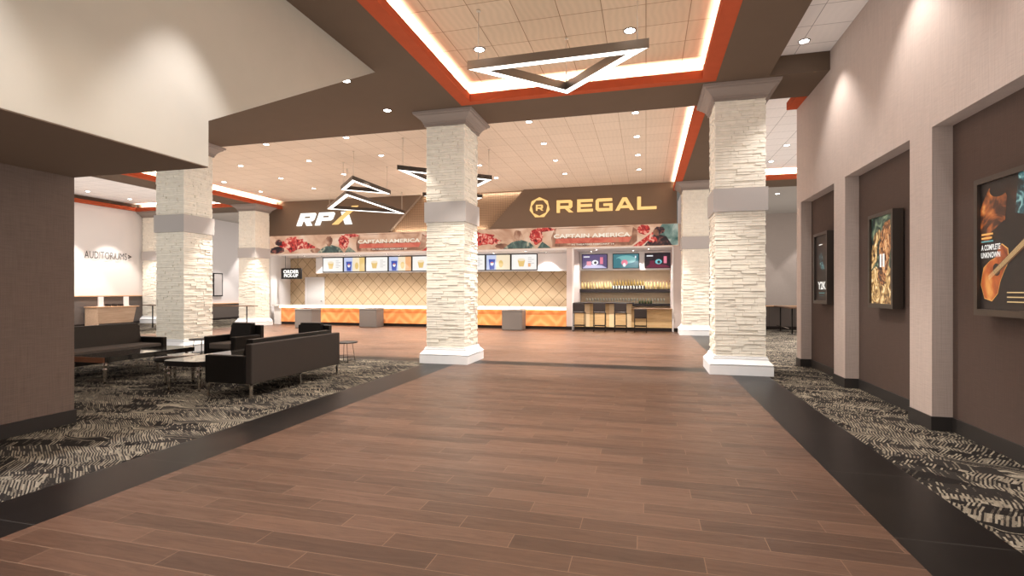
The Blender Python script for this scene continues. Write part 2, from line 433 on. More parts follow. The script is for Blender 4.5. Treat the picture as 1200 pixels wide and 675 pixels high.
def text_tris(s, bold=0.0):
    key = (s, bold)
    if key in _glyph: return _glyph[key]
    cu = bpy.data.curves.new('glyphs', 'FONT'); cu.body = s; cu.size = 1; cu.resolution_u = 3; cu.offset = bold
    o = bpy.data.objects.new('glyphs', cu); C.objects.link(o)
    dg = bpy.context.evaluated_depsgraph_get(); dg.update()
    me = bpy.data.meshes.new_from_object(o.evaluated_get(dg))
    vs = [(v.co.x, v.co.y) for v in me.vertices]; fs = [tuple(p.vertices) for p in me.polygons]
    bpy.data.objects.remove(o); bpy.data.curves.remove(cu); bpy.data.meshes.remove(me)
    x0 = min(v[0] for v in vs); x1 = max(v[0] for v in vs); y0 = min(v[1] for v in vs); y1 = max(v[1] for v in vs)
    vs = [((x-x0)/(x1-x0), (y-y0)/(y1-y0)) for x, y in vs]
    _glyph[key] = (vs, fs); return _glyph[key]
class Canvas:
    """a printed picture: flat shapes in thin layers; u to the viewer's right, v up, on plane given by origin and axes"""
    def __init__(s, org, U, Nn, step=0.0012):
        s.o = Vector(org); s.U = Vector(U); s.N = Vector(Nn); s.b = MB(); s.k = 0; s.step = step
    def P(s, u, v): return tuple(s.o+s.U*u+Vector((0, 0, v))+s.N*(s.k*s.step))
    def poly(s, m, pts):
        s.k += 1; s.b.use(m); s.b.add([s.P(*p) for p in pts], [tuple(range(len(pts)))]); return s
    def rect(s, m, u0, u1, v0, v1): return s.poly(m, [(u0, v0), (u1, v0), (u1, v1), (u0, v1)])
    def ell(s, m, cu, cv, ru, rv, rot=0, n=20):
        c, d = math.cos(rot), math.sin(rot)
        return s.poly(m, [(cu+ru*math.cos(a)*c-rv*math.sin(a)*d, cv+ru*math.cos(a)*d+rv*math.sin(a)*c) for a in [2*PI*i/n for i in range(n)]])
    def text(s, m, t, u0, u1, v0, v1, bold=0.0):
        vs, fs = text_tris(t, bold); s.k += 1; s.b.use(m)
        s.b.add([s.P(u0+(u1-u0)*x, v0+(v1-v0)*y) for x, y in vs], fs); return s

def spot(x, y, z, power, size=64, blend=0.35, col=NEUT, parent=None, aim=None, rad=0.05):
    l = bpy.data.lights.new('lamp_light', 'SPOT'); l.energy = power; l.spot_size = math.radians(size); l.spot_blend = blend
    l.color = col; l.shadow_soft_size = rad
    o = bpy.data.objects.new('lamp_light', l); C.objects.link(o); o.location = (x, y, z)
    if aim: o.rotation_euler = Vector(aim).to_track_quat('-Z', 'Y').to_euler()
    if parent: o.parent = parent
    return o
def strip_light(x0, x1, y0, y1, z, power_per_m, up=True, col=WARM, tilt=None):
    l = bpy.data.lights.new('cove_light', 'AREA'); l.shape = 'RECTANGLE'
    dx, dy = x1-x0, y1-y0; l.size = max(dx, 0.01); l.size_y = max(dy, 0.01)
    l.energy = power_per_m*max(dx, dy); l.color = col
    o = bpy.data.objects.new('cove_light', l); C.objects.link(o); o.location = ((x0+x1)/2, (y0+y1)/2, z)
    o.rotation_euler = (PI if up else 0, 0, 0)
    if tilt: o.rotation_euler = tilt
    return o

# ------------------------------------------------------------------ floor
struct('floor', plank, (-3.79, 1.46, -4, 10.05, -0.1, 0), (-16.7, 1.46, 10.55, 19.9, -0.1, 0), (-16.7, 2.2, 19.9, 23, -0.1, 0))
struct('floor', border, (1.46, 2.08, -4, 20.0, -0.1, 0), (-4.43, -3.79, -4, 10.05, -0.1, 0), (-16.7, 1.46, 10.05, 10.55, -0.1, 0))
struct('floor', carpet_lounge, (-16.0, -4.43, -4, 10.05, -0.1, 0), (-24.5, -16.7, -4, 28, -0.1, 0), (-16.7, -16.0, -4, 10.05, -0.1, 0))
struct('floor', carpet, (2.08, 3.4, -4, 10.8, -0.1, 0), (2.08, 14, 10.8, 28, -0.1, 0))

# ------------------------------------------------------------------ ceilings and beams
BZ, CZ = 5.2, 5.52
struct('ceiling', tile_warm, (-3.8, 1.2, 1.0, 9.65, CZ, CZ+0.1))
struct('ceiling', tile_hall, (-16.2, 1.25, 10.8, 19.95, CZ, CZ+0.1))
struct('ceiling', tile_grey, (2.03, 3.2, -4, 9.96, CZ, CZ+0.1), (2.03, 12, 10.7, 18.7, CZ, CZ+0.1), (-23.1, -17.3, 6, 18.7, CZ, CZ+0.1))
beams = struct('ceiling', beam_paint,
       (-17.35, 3.0, 9.63, 10.83, BZ, CZ+0.1),           # cross beam over the front row of pillars
       (1.19, 2.05, -4, 9.63, BZ, CZ+0.1), (1.19, 2.05, 10.83, 20.02, BZ, CZ+0.1),
       (-17.35, -16.1, 10.83, 20.02, BZ, CZ+0.1), (-17.35, -16.1, 6, 9.63, BZ, CZ+0.1),
       (-16.1, -3.56, -4, 9.63, BZ, CZ+0.1), (-3.56, 1.19, -4, 1.2, BZ, CZ+0.1),
       (2.05, 12, 18.73, 20.02, BZ, CZ+0.1), (-24.5, -17.35, 18.7, 20.02, BZ, CZ+0.1), (-24.5, -23.0, 4, 18.7, BZ, CZ+0.1))
struct('ceiling', mat('low_ceiling_paint', srgb(158, 148, 138), 0.8), (2.05, 12, 20.02, 28, BZ, CZ+0.1), (-24.5, -16.1, 20.02, 28, BZ, CZ+0.1))
# red cove lips (bar stands in from the beam, light lies on its back edge)
def lip(i, *boxes): return struct('trim_%d' % i, lip_red, *boxes)
LZ = 5.345
lip(1, (-3.56, -3.32, 1.2, 9.63, BZ-0.004, LZ), (0.95, 1.19, 1.2, 9.63, BZ-0.004, LZ), (-3.32, 0.95, 9.45, 9.63, BZ-0.004, LZ))
lip(2, (0.97, 1.19, 10.83, 19.75, BZ-0.004, LZ)); lip(3, (-16.1, -15.88, 10.83, 19.75, BZ-0.004, LZ))
lip(4, (2.05, 12, 18.55, 18.73, BZ-0.004, LZ)); lip(5, (2.78, 2.97, 10.83, 11.55, BZ-0.004, LZ))
lip(6, (-23.0, -22.8, 8, 18.7, BZ-0.004, LZ)); lip(7, (-22.8, -17.35, 18.5, 18.7, BZ-0.004, LZ))
# cove lights: strips on the lips, tilted in over the tray
TL = math.radians(28)
for x0, x1, y0, y1, tl in ((-3.50, -3.44, 1.3, 9.55, (0, PI-TL, 0)), (1.06, 1.12, 1.3, 9.55, (0, PI+TL, 0)), (-3.4, 1.0, 9.52, 9.58, (PI-TL, 0, 0)),
                           (1.06, 1.12, 10.9, 19.6, (0, PI+TL, 0)), (-16.03, -15.97, 10.9, 19.6, (0, PI-TL, 0)),
                           (2.1, 8, 18.62, 18.68, (PI-TL, 0, 0)), (-22.7, -17.4, 18.58, 18.64, (PI-TL, 0, 0))):
    strip_light(x0, x1, y0, y1, LZ+0.03, P_COVE, tilt=tl)

# ------------------------------------------------------------------ walls
# niche wall
nw = mb(linen)
NX, NB, NT = 2.98, 3.17, 3.265
nw.box(NX, NX+0.5, -4, 11.59, NT, CZ+0.1)
for y0, y1 in ((11.30, 11.59), (8.97, 9.45), (6.48, 6.96), (3.99, 4.47), (1.5, 1.98), (-4, -0.5)):
    nw.box(NX, NX+0.5, y0, y1, 0, NT)
tag(nw.build('wall_right'), kind='structure')
nb = mb(linen_dark)
for y0, y1 in ((9.45, 11.30), (6.96, 8.97), (4.47, 6.48), (1.98, 3.99), (-0.5, 1.5)): nb.box(NB, NB+0.3, y0, y1, 0, NT)
tag(nb.build('wall_right'), kind='structure')
bb = mb(baseboard_m)
for y0, y1 in ((11.30, 11.59), (8.97, 9.45), (6.48, 6.96), (3.99, 4.47)):
    bb.box(NX-0.012, NX+0.3, y0-0.012, y1+0.012, 0, 0.15)
for y0, y1 in ((9.45, 11.30), (6.96, 8.97), (4.47, 6.48), (1.98, 3.99)): bb.box(NB-0.012, NB+0.01, y0, y1, 0, 0.15)
tag(bb.build('baseboard_right'), kind='structure')
struct('wall_left', linen_left, (-9, -6.3, -4, 4.38, 0.15, 2.8))
struct('baseboard_left', baseboard_m, (-9, -6.285, -4, 4.395, 0, 0.15))
# raised seating mass above with its slanting underside
um = mb(upper_paint).prism([(-4, 2.8), (4.38, 2.8), (4.38, 3.28), (7.79, BZ), (-4, BZ)], 0, -9, -4.43)
tag(um.build('wall_upper'), kind='structure')
struct('ceiling', soffit_paint, (-9, -4.432, -4, 4.378, 2.79, 2.8))
struct('wall_back', wall_greige, (-24.5, 3.5, -4.2, -4, 0, CZ+0.1))
# far surroundings
wf = struct('wall_auditoriums', wall_pale, (-23.3, -23.02, -4, 19.0, 0, BZ))
struct('wall_far_left', mat('wall_far_grey', srgb(206, 196, 190), 0.8), (-21.9, -21.6, 19.9, 27, 0, BZ), (-23.3, -21.6, 19.75, 19.9, 0, BZ))
struct('wall_far_left', wall_greige, (-21.6, -16.4, 27, 27.2, 0, BZ))
struct('wall_far_right', wall_greige, (2.2, 14, 26.9, 27.1, 0, BZ), (13.9, 14.1, 10, 27, 0, CZ), (3.4, 14, 10.7, 10.8, 0, CZ+0.1))
# wainscots with timber caps
ws = mb(panel_dark).box(-23.03, -22.93, 12, 18.9, 0.1, 1.26); ws.box(-21.6, -21.52, 20.05, 26.9, 0.1, 0.82)
tag(ws.build('wall_wainscot'), kind='structure')
hw = mb(panel_dark).box(3.3, 9.5, 21.76, 21.9, 0.13, 0.90); hw.use(black_kick).box(3.3, 9.5, 21.79, 21.88, 0, 0.13)
for q in (4.62, 5.5): hw.use(black_plastic).box(q, q+0.01, 21.757, 21.77, 0.13, 0.9)
tag(hw.build('wall_half'), kind='structure')
struct('trim_8', cap_wood, (-23.03, -22.88, 12, 18.95, 1.26, 1.30), (-21.6, -21.49, 20.0, 26.9, 0.82, 0.86), (3.28, 9.5, 21.70, 21.95, 0.90, 0.935))
struct('baseboard_far', black_kick, (-23.03, -22.92, 12, 18.9, 0, 0.1), (-21.6, -21.51, 20.05, 26.9, 0, 0.1))

# ------------------------------------------------------------------ concession and bar shell
FY = 19.75
# fascia: two flush faces with a sunk textured panel between slanting edges
fa = mb(fascia_m).prism([(-16.6, 3.98), (-10.62, 3.98), (-9.1, CZ+0.02), (-16.6, CZ+0.02)], 1, FY, FY+0.25)
fa.prism([(-6.15, 3.98), (1.1, 3.98), (1.1, CZ+0.02), (-4.66, CZ+0.02)], 1, FY, FY+0.25)
tag(fa.build('wall_fascia'), kind='structure')
tag(mb(dots).box(-11, -4.2, FY+0.2, FY+0.3, 3.98, CZ).build('wall_fascia'), kind='structure')
strip_light(-9.0, -4.8, FY+0.10, FY+0.14, CZ-0.03, 3.5, up=False)
strip_light(-10.4, -6.3, FY+0.10, FY+0.14, 4.0, 3.5, up=True)
struct('wall_concession', white_paint,
       (-15.55, -2.9, 21.7, 21.85, 2.36, 3.13), (-2.7, 1.1, 21.7, 21.85, 2.36, 3.13))   # dropped bulkheads
struct('wall_concession', pink_paint, (-2.98, -2.72, FY, 22.3, 0, 3.16))
struct('wall_concession', pink_paint, (0.96, 1.28, FY+0.02, 22.3, 0, 3.97), (1.28, 2.2, FY+0.3, 22.3, 0, BZ))
struct('wall_concession', mat('stage_white', srgb(228, 220, 214), 0.7), (-16.5, -2.98, FY-0.02, FY+0.1, 3.10, 3.17), (-2.72, 0.96, FY-0.02, FY+0.1, 3.12, 3.17))
struct('ceiling', white_paint, (-17.3, 0.96, FY+0.1, 22.3, 3.14, 3.25))
tag(mb(white_paint).prism([(-16.75, FY), (-16.5, FY), (-17.42, 22.3), (-17.67, 22.3)], 2, 0, 3.97).build('wall_concession'), kind='structure')
struct('wall_tiled', diamond, (-17.6, -2.98, 22.2, 22.3, 0, 3.14))
struct('wall_bar', mat('bar_back_wall', srgb(240, 216, 182), 0.5, noise=0.04, nscale=5), (-2.72, 1.0, 22.2, 22.3, 0, 3.14))
struct('trim_9', white_paint, (-2.76, -2.70, FY-0.03, FY+0.05, 0, 3.17), (0.94, 0.985, FY-0.03, FY+0.05, 0, 3.17), (-2.76, 0.985, FY-0.03, FY+0.05, 3.14, 3.18))
struct('baseboard_bar', black_kick, (-3.0, -2.70, FY-0.015, FY+0.02, 0, 0.13), (0.95, 1.3, FY-0.0, FY+0.03, 0, 0.13))
dr = tag(mb(mat('service_door_paint', srgb(226, 220, 214), 0.5)).box(-16.45, -15.45, 22.17, 22.2, 0, 2.14).use(white_paint).box(-16.5, -16.42, 22.15, 22.2, 0, 2.18).box(-15.47, -15.4, 22.15, 22.2, 0, 2.18).box(-16.5, -15.4, 22.15, 22.2, 2.12, 2.19).build('door_1'), kind='structure')
hd = mb(chrome).cyl(0, 0, -0.03, 0.03, 0.025, M=Matrix.Translation((-15.56, 22.14, 1.0)) @ Matrix.Rotation(PI/2, 4, 'X')).build('door_handle'); hd.parent = dr

# ------------------------------------------------------------------ pillars
def stone_shaft(hw_, z0, z1, r):
    b = mb(stone)
    z = z0
    while z < z1-0.005:
        h = min(r.choice((0.032, 0.042, 0.052, 0.062)), z1-z)
        if z1-(z+h) < 0.02: h = z1-z
        for side in range(4):
            M = Matrix.Rotation(side*PI/2, 4, 'Z')
            x = -hw_
            while x < hw_-0.001:
                w = min(r.uniform(0.10, 0.42), hw_-x)
                if hw_-(x+w) < 0.06: w = hw_-x
                d = r.uniform(-0.011, 0.011)
                e0 = d if x <= -hw_+0.001 else 0; e1 = d if x+w >= hw_-0.001 else 0
                t = r.uniform(-0.003, 0.003)
                X0, X1, Y = x-e0*0.5, x+w+e1*0.5, -hw_-d
                g = 0.0022
                v = [(X0+g, -hw_+0.03, z), (X1-g, -hw_+0.03, z), (X1-g, Y+t, z+g), (X0+g, Y-t, z+g), (X0+g, -hw_+0.03, z+h), (X1-g, -hw_+0.03, z+h), (X1-g, Y+t*0.3+0.003, z+h-g), (X0+g, Y-t*0.3+0.003, z+h-g)]
                b.add(v, [(3, 2, 6, 7), (0, 1, 2, 3), (7, 6, 5, 4), (0, 3, 7, 4), (2, 1, 5, 6)], M)
                x += w
        z += h
    b.use(stone_grout).box(-hw_+0.022, hw_-0.022, -hw_+0.022, hw_-0.022, z0, z1)
    return b
def make_pillar(x, y, label):
    t = thing('stone_pillar', (x, y, 0), label, 'pillar', 'stone-clad square pillars of the lobby')
    mb(white_stone).sq([(0.53, 0), (0.53, 0.165), (0.515, 0.17), (0.515, 0.185), (0.535, 0.19), (0.52, 0.205), (0.46, 0.27), (0.46, 0.30), (0.445, 0.305), (0.445, 0.33)]).build('base', t)
    r = random.Random(3)
    stone_shaft(0.42, 0.33, 2.93, r).build('lower_shaft', t)
    mb(band_m).sq([(0.455, 2.93), (0.455, 3.35)]).build('band', t)
    stone_shaft(0.42, 3.35, 4.95, r).build('upper_shaft', t)
    mb(capital_m).sq([(0.44, 4.93), (0.455, 4.93), (0.455, 4.975), (0.475, 4.98), (0.48, 5.01), (0.51, 5.05), (0.55, 5.09), (0.595, 5.12), (0.60, 5.145), (0.635, 5.15), (0.645, BZ-0.002)]).build('capital', t)
    return t
PY = 10.35
p1 = make_pillar(-4.03, PY, 'stone-clad pillar standing mid-lobby in front of the menu boards, beside the carpet corner')
for x, y, lb in ((1.635, PY, 'stone-clad pillar beside the poster wall, on the dark floor border under the tray ceiling'),
                 (-11.19, PY, 'stone-clad pillar rising behind the black sofas and coffee tables of the lounge'),
                 (1.635, 18.78, 'stone-clad pillar beside the bar, at the end of the long banner'),
                 (-16.55, 18.78, 'stone-clad pillar where the amber service counter and banner begin'),
                 (-22.45, 19.3, 'stone-clad pillar in the corner beside the AUDITORIUMS wall')):
    o = copy_tree(p1); o.location = (x, y, 0); o['label'] = lb

# ------------------------------------------------------------------ recessed downlights
def make_downlight(x, y, z, label, group, power, size, blend, col=NEUT, rad=0.07, aim=None, lit=True):
    t = thing('recessed_downlight', (x, y, z), label, 'ceiling light', group)
    mb(mat('downlight_ring', srgb(84, 70, 60), 0.4)).lathe([(rad, -0.004), (rad*1.22, -0.008), (rad*1.28, 0.0), (rad*1.28, 0.004), (rad, 0.004), (rad, -0.004)], n=24).build('trim_ring', t)
    mb(lamp_white).lathe([(0, -0.003), (rad, -0.003), (rad, 0.004), (0, 0.004)], n=24).build('lens', t)
    spot(0, 0, -0.02, power, size, blend, col, t, aim)
    return t
def grid_lights(pts, z, label, group, power, size, blend, col=NEUT, rad=0.07, aim=None):
    first = None
    for (x, y) in pts:
        if first is None: first = make_downlight(x, y, z, label, group, power, size, blend, col, rad, aim)
        else:
            o = copy_tree(first); o.location = (x, y, z)
hall = [(x, y) for x in (-0.23, -2.69, -5.14, -7.59, -10.06, -12.59, -15.05) for y in (11.86, 13.7, 15.57, 17.43)]
grid_lights(hall, CZ-0.005, 'round recessed downlight in the tan tiled ceiling over the concession hall', 'downlights of the concession hall ceiling', P_HALL, 66, 0.3)
grid_lights([(-2.68, 8.1), (-0.24, 8.1)], CZ-0.005, 'round recessed downlight in the tiled tray ceiling above the big triangle pendant', 'downlights of the tray ceiling', P_NEAR, 90, 0.35, rad=0.08)
grid_lights([(-5.12, 9.49), (-5.10, 7.97)], BZ-0.005, 'small recessed downlight in the brown soffit beside the tray ceiling', 'downlights of the brown soffit over the lounge', 150, 75, 0.3)
grid_lights([(2.46, 9.15), (2.46, 6.7), (2.46, 4.25), (2.46, 1.8)], CZ-0.005, 'recessed downlight in the grey ceiling strip along the poster wall', 'downlights along the poster wall', P_PASS, 90, 0.6, COOL)
grid_lights([(3.75, 11.9), (3.75, 13.7), (3.75, 15.56), (3.75, 17.38), (6.2, 15.56), (6.2, 17.38)], CZ-0.005, 'recessed downlight in the grey tiled ceiling beyond the poster wall', 'downlights beyond the poster wall', P_SIDE, 66, 0.3, COOL)
grid_lights([(-21.8, 15.65), (-21.8, 17.4), (-21.8, 13.8)], CZ-0.005, 'recessed downlight in the pale ceiling in front of the AUDITORIUMS wall', 'downlights by the AUDITORIUMS wall', P_SIDE, 66, 0.3, COOL)
grid_lights([(4.84, 21.39), (7.3, 21.39), (4.84, 25.9), (7.3, 25.9)], BZ-0.005, 'recessed downlight in the low ceiling past the half wall', 'downlights past the half wall', P_SIDE*0.35, 66, 0.3, COOL)
grid_lights([(-20.0, 21.76), (-20.7, 24.0)], BZ-0.005, 'recessed downlight in the low ceiling behind the concession corner pillar', 'downlights behind the corner pillar', P_SIDE*0.9, 66, 0.3, COOL)
grid_lights([(-3.78, 4.03), (-3.78, 2.05), (-3.78, 0.1)], BZ-0.005, 'recessed downlight in the brown soffit grazing the pale upper wall', 'wall washers of the pale upper wall', P_UPPER, 62, 0.55, (0.96, 0.98, 1.06))
grid_lights([(x, 21.3) for x in (-14.9, -12.9, -10.9, -8.9, -6.4, -4.1, -2.2, -0.5)], 3.135, 'small downlight in the white soffit above the menu boards and screens', 'small downlights above the menu boards', P_MENU, 100, 0.3, COOL, rad=0.05)

grid_lights([(-15.3+2.1*i, 20.5) for i in range(6)]+[(-1.9, 20.5), (0.1, 20.5)], 3.135, 'added small fill downlight in the white soffit over the service counter and bar', 'added fill downlights above the counter', 190, 120, 0.4, COOL, rad=0.05)  # lamps added to brighten the tiled wall the menu downlights barely reach

grid_lights([(-2.68, 5.6), (-0.24, 5.6), (-2.68, 3.1), (-0.24, 3.1)], CZ-0.005, 'round recessed downlight in the tiled tray ceiling towards the entrance', 'downlights of the tray ceiling entrance half', P_NEAR*0.5, 90, 0.5, rad=0.075)

# ------------------------------------------------------------------ triangle pendants
def make_pendant(verts, z0, z1, label, w=0.125, hm=None):
    cx = sum(v[0] for v in verts)/3; cy = sum(v[1] for v in verts)/3
    t = thing('triangle_pendant_light', (cx, cy, z0), label, 'pendant light', 'triangular pendant lights')
    P = [Vector((v[0]-cx, v[1]-cy)) for v in verts]
    area = (P[1]-P[0]).x*(P[2]-P[0]).y-(P[1]-P[0]).y*(P[2]-P[0]).x
    if area < 0: P = [P[0], P[2], P[1]]
    def inset(d):
        out = []
        for i in range(3):
            a, b, c = P[i-1], P[i], P[(i+1) % 3]
            e1 = (b-a).normalized(); e2 = (c-b).normalized()
            n1 = Vector((-e1.y, e1.x)); n2 = Vector((-e2.y, e2.x))
            # intersect offset lines
            p = a+n1*d; q = b+n2*d; den = e1.x*e2.y-e1.y*e2.x
            tt = ((q-p).x*e2.y-(q-p).y*e2.x)/den
            out.append(p+e1*tt)
        return out
    I = inset(w); H = z1-z0
    v = [(p.x, p.y, 0) for p in P]+[(p.x, p.y, H) for p in P]+[(p.x, p.y, H) for p in I]+[(p.x, p.y, 0) for p in I]
    f = []
    for i in range(3):
        j = (i+1) % 3
        f += [(i, j, 3+j, 3+i), (3+i, 3+j, 6+j, 6+i), (6+i, 6+j, 9+j, 9+i)]
    mb(hm or bronze).add(v, f).build('housing', t)
    a, b = inset(0.008), inset(w-0.008)
    v = [(p.x, p.y, 0.002) for p in a]+[(p.x, p.y, 0.002) for p in b]
    mb(led_white).add(v, [(i, 3+i, 3+(i+1) % 3, (i+1) % 3) for i in range(3)]).build('diffuser', t)
    mid = inset(w/2)
    for p in mid:
        mb(mat('cable_steel', srgb(210, 196, 178), 0.4)).tube([(p.x, p.y, H), (p.x, p.y, CZ-z0-0.02)], 0.008).cyl(p.x, p.y, CZ-z0-0.025, CZ-z0-0.001, 0.03).build('suspension_cable', t)
    return t
make_pendant([(-2.47, 6.91), (-1.22, 8.17), (0.04, 6.88)], 4.66, 4.785, 'large dark triangular pendant with white light underneath, hung in the tray ceiling', hm=mat('satin_housing', srgb(128, 120, 112), 0.3, metal=0.75))
make_pendant([(-11.9, 17.3), (-9.44, 14.75), (-9.55, 19.2)], 4.66, 4.785, 'dark triangular pendant hung just in front of the RPX sign, wider of the two overlapping', 0.15)
make_pendant([(-9.24, 14.14), (-8.07, 12.93), (-8.06, 15.17)], 4.66, 4.785, 'dark triangular pendant whose peak shows over the one at the RPX sign', 0.125)
make_pendant([(-6.27, 12.14), (-4.23, 13.93), (-6.01, 16.02)], 4.66, 4.785, 'dark triangular pendant crossing behind the mid-lobby pillar above its band', 0.14)
make_pendant([(-7.5, 16.4), (-6.5, 18.2), (-5.6, 17.3)], 4.8, 4.925, 'dark triangular pendant mostly hidden behind the mid-lobby pillar, only its corner showing', 0.125)

# ------------------------------------------------------------------ lettering signs
def ext_polys(polys, m, x0, z0, sx, sz, y, d, slant=0.0):
    b = mb(m)
    for q in polys: b.prism([(x0+(u+slant*v)*sx, z0+v*sz) for u, v in q], 1, y-d, y)
    return b
LET = {
 'R': (1.30, [[(0, 0), (.26, 0), (.26, 1), (0, 1)], [(.26, .78), (1.12, .78), (1.22, .88), (1.12, 1), (.26, 1)], [(.98, .42), (1.15, .33), (1.26, .45), (1.26, .88), (1.12, 1), (.98, .9)], [(.26, .32), (1.15, .32), (1.15, .54), (.26, .54)], [(.62, .34), (.95, .34), (1.34, 0), (.98, 0)]]),
 'E': (1.22, [[(0, 0), (.26, 0), (.26, 1), (0, 1)], [(.26, .78), (1.22, .78), (1.22, 1), (.26, 1)], [(.26, .39), (1.14, .39), (1.14, .61), (.26, .61)], [(.26, 0), (1.22, 0), (1.22, .22), (.26, .22)]]),
 'G': (1.36, [[(0, .15), (.26, .22), (.26, .78), (0, .85)], [(0, .85), (.26, .76), (1.32, .78), (1.32, 1), (.18, 1)], [(.18, 0), (1.36, 0), (1.36, .22), (.26, .24), (0, .15)], [(1.1, .2), (1.36, .2), (1.36, .6), (1.1, .6)], [(.62, .40), (1.2, .40), (1.2, .60), (.62, .60)]]),
 'A': (1.46, [[(0, 0), (.31, 0), (.86, 1), (.56, 1)], [(1.15, 0), (1.46, 0), (.90, 1), (.60, 1)], [(.28, .17), (1.18, .17), (1.06, .38), (.40, .38)]]),
 'L': (1.30, [[(0, 0), (.26, 0), (.26, 1), (0, 1)], [(.26, 0), (1.30, 0), (1.30, .22), (.26, .22)]]),
}
t = thing('regal_wordmark_sign'.replace('regal_', 'gold_'), (0, 0, 0), 'glowing gold REGAL lettering on the brown fascia above the bar', 'sign')
spans = {'R': (-3.36, -2.73), 'E': (-2.56, -1.96), 'G': (-1.86, -1.22), 'A': (-1.12, -0.43), 'L': (-0.32, 0.38)}
for ch, (a, b_) in spans.items():
    w, pol = LET[ch]; o = ext_polys(pol, sign_gold, a, 4.54, (b_-a)/w, 0.48, FY-0.01, 0.06).build('letter', t); 
# ring emblem with an R inside
t = thing('gold_ring_emblem', (-4.04, 0, 4.77), 'glowing gold faceted ring with an R inside, beside the REGAL lettering', 'sign')
n = 7
out = [(0.41*math.sin(2*PI*i/n), 0.41*math.cos(2*PI*i/n)) for i in range(n)]
inn = [(0.325*math.sin(2*PI*(i+.5)/n), 0.325*math.cos(2*PI*(i+.5)/n)) for i in range(n)]
rb = mb(sign_gold)
for i in range(n):
    j = (i+1) % n; o0, o1, m0, mp_ = out[i], out[j], inn[i], inn[i-1]
    v = []
    for y in (FY-0.06, FY-0.01): v += [(o0[0], y, o0[1]), (o1[0], y, o1[1]), (m0[0], y, m0[1]), (mp_[0], y, mp_[1])]
    rb.add(v, [(0, 1, 2), (0, 2, 3), (4, 6, 5), (4, 7, 6), (0, 4, 5, 1), (1, 5, 6, 2), (2, 6, 7, 3)])
rb.build('ring', t)
w, pol = LET['R']; ext_polys(pol, sign_gold, -0.145, -0.115, 0.22, 0.23, FY-0.01, 0.05).build('letter', t)
# RPX
t = thing('illuminated_letter_sign', (0, 0, 0), 'white RPX lettering with one gold stroke on the brown fascia above the menu boards', 'sign')
RR = [[(0, 0), (.32, 0), (.32, 1), (0, 1)], [(.3, .76), (1.0, .76), (1.08, .9), (1.0, 1), (.3, 1)], [(.78, .42), (.98, .36), (1.08, .48), (1.08, .9), (.9, 1), (.78, .8)], [(.3, .36), (.98, .36), (.98, .6), (.3, .6)], [(.45, .38), (.80, .38), (1.08, 0), (.72, 0)]]
PP = [[(0, 0), (.32, 0), (.32, 1), (0, 1)], [(.3, .76), (1.0, .76), (1.08, .9), (1.0, 1), (.3, 1)], [(.78, .42), (.98, .36), (1.08, .48), (1.08, .9), (.9, 1), (.78, .8)], [(.3, .36), (.98, .36), (.98, .6), (.3, .6)]]
ext_polys(RR, sign_white, -15.10, 4.40, 0.72, 0.55, FY-0.01, 0.07, 0.32).build('letter', t)
ext_polys(PP, sign_white, -14.16, 4.40, 0.72, 0.55, FY-0.01, 0.07, 0.32).build('letter', t)
ext_polys([[(0, 1), (.36, 1), (.80, 0), (.44, 0)]], sign_white, -13.05, 4.40, 0.9, 0.55, FY-0.01, 0.07, 0.22).build('letter', t)
tag(ext_polys([[(0, 0), (.34, 0), (1.5, 1.42), (1.16, 1.42)]], sign_gold, -13.28, 4.40, 0.86, 0.55, FY-0.05, 0.06).build('letter', t), 'gold diagonal stroke')
# AUDITORIUMS >
t = thing('wall_lettering', (-22.99, 0, 0), 'dark AUDITORIUMS lettering with an arrow on the pale side wall', 'sign')
vs, fs = text_tris('AUDITORIUMS', 0.0)
b = mb(sign_black); b.add([(0, 16.36+(18.19-16.36)*x, 2.90+0.31*y) for x, y in vs]+[(0.03, 16.36+(18.19-16.36)*x, 2.90+0.31*y) for x, y in vs], [tuple(i+len(vs) for i in f) for f in fs])
b.build('lettering', t)
mb(sign_black).prism([(18.27, 2.99), (18.43, 3.07), (18.27, 3.15), (18.27, 3.12), (18.37, 3.07), (18.27, 3.02)], 0, 0, 0.03).build('arrow', t)

# ------------------------------------------------------------------ long banner
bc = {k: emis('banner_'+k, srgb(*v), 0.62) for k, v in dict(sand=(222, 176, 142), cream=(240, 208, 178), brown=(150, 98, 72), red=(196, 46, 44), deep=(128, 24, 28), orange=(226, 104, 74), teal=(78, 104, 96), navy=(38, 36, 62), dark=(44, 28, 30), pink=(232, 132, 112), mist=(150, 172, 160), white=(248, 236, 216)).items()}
t = thing('film_banner', (-16.52, FY-0.05, 3.17), 'long red and sand printed film banner reading CAPTAIN AMERICA above the service counters', 'banner')
cv = Canvas((0, 0, 0), (1, 0, 0), (0, -1, 0))
mb(bc['sand']).box(0, 17.68, 0.001, 0.05, 0, 0.81).build('panel', t)
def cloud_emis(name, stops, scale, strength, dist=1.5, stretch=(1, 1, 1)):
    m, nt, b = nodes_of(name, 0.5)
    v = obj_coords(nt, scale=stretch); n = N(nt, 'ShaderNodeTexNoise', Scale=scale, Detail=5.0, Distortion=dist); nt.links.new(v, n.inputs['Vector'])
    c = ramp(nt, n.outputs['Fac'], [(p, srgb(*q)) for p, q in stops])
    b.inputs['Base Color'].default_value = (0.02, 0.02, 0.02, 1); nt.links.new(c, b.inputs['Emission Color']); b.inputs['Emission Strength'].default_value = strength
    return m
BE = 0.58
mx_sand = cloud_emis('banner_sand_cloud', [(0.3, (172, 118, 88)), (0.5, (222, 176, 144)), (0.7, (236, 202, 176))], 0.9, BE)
mx_red = cloud_emis('banner_red_cloud', [(0.34, (60, 16, 20)), (0.44, (176, 32, 36)), (0.54, (214, 62, 52)), (0.64, (244, 186, 160))], 5.0, BE)
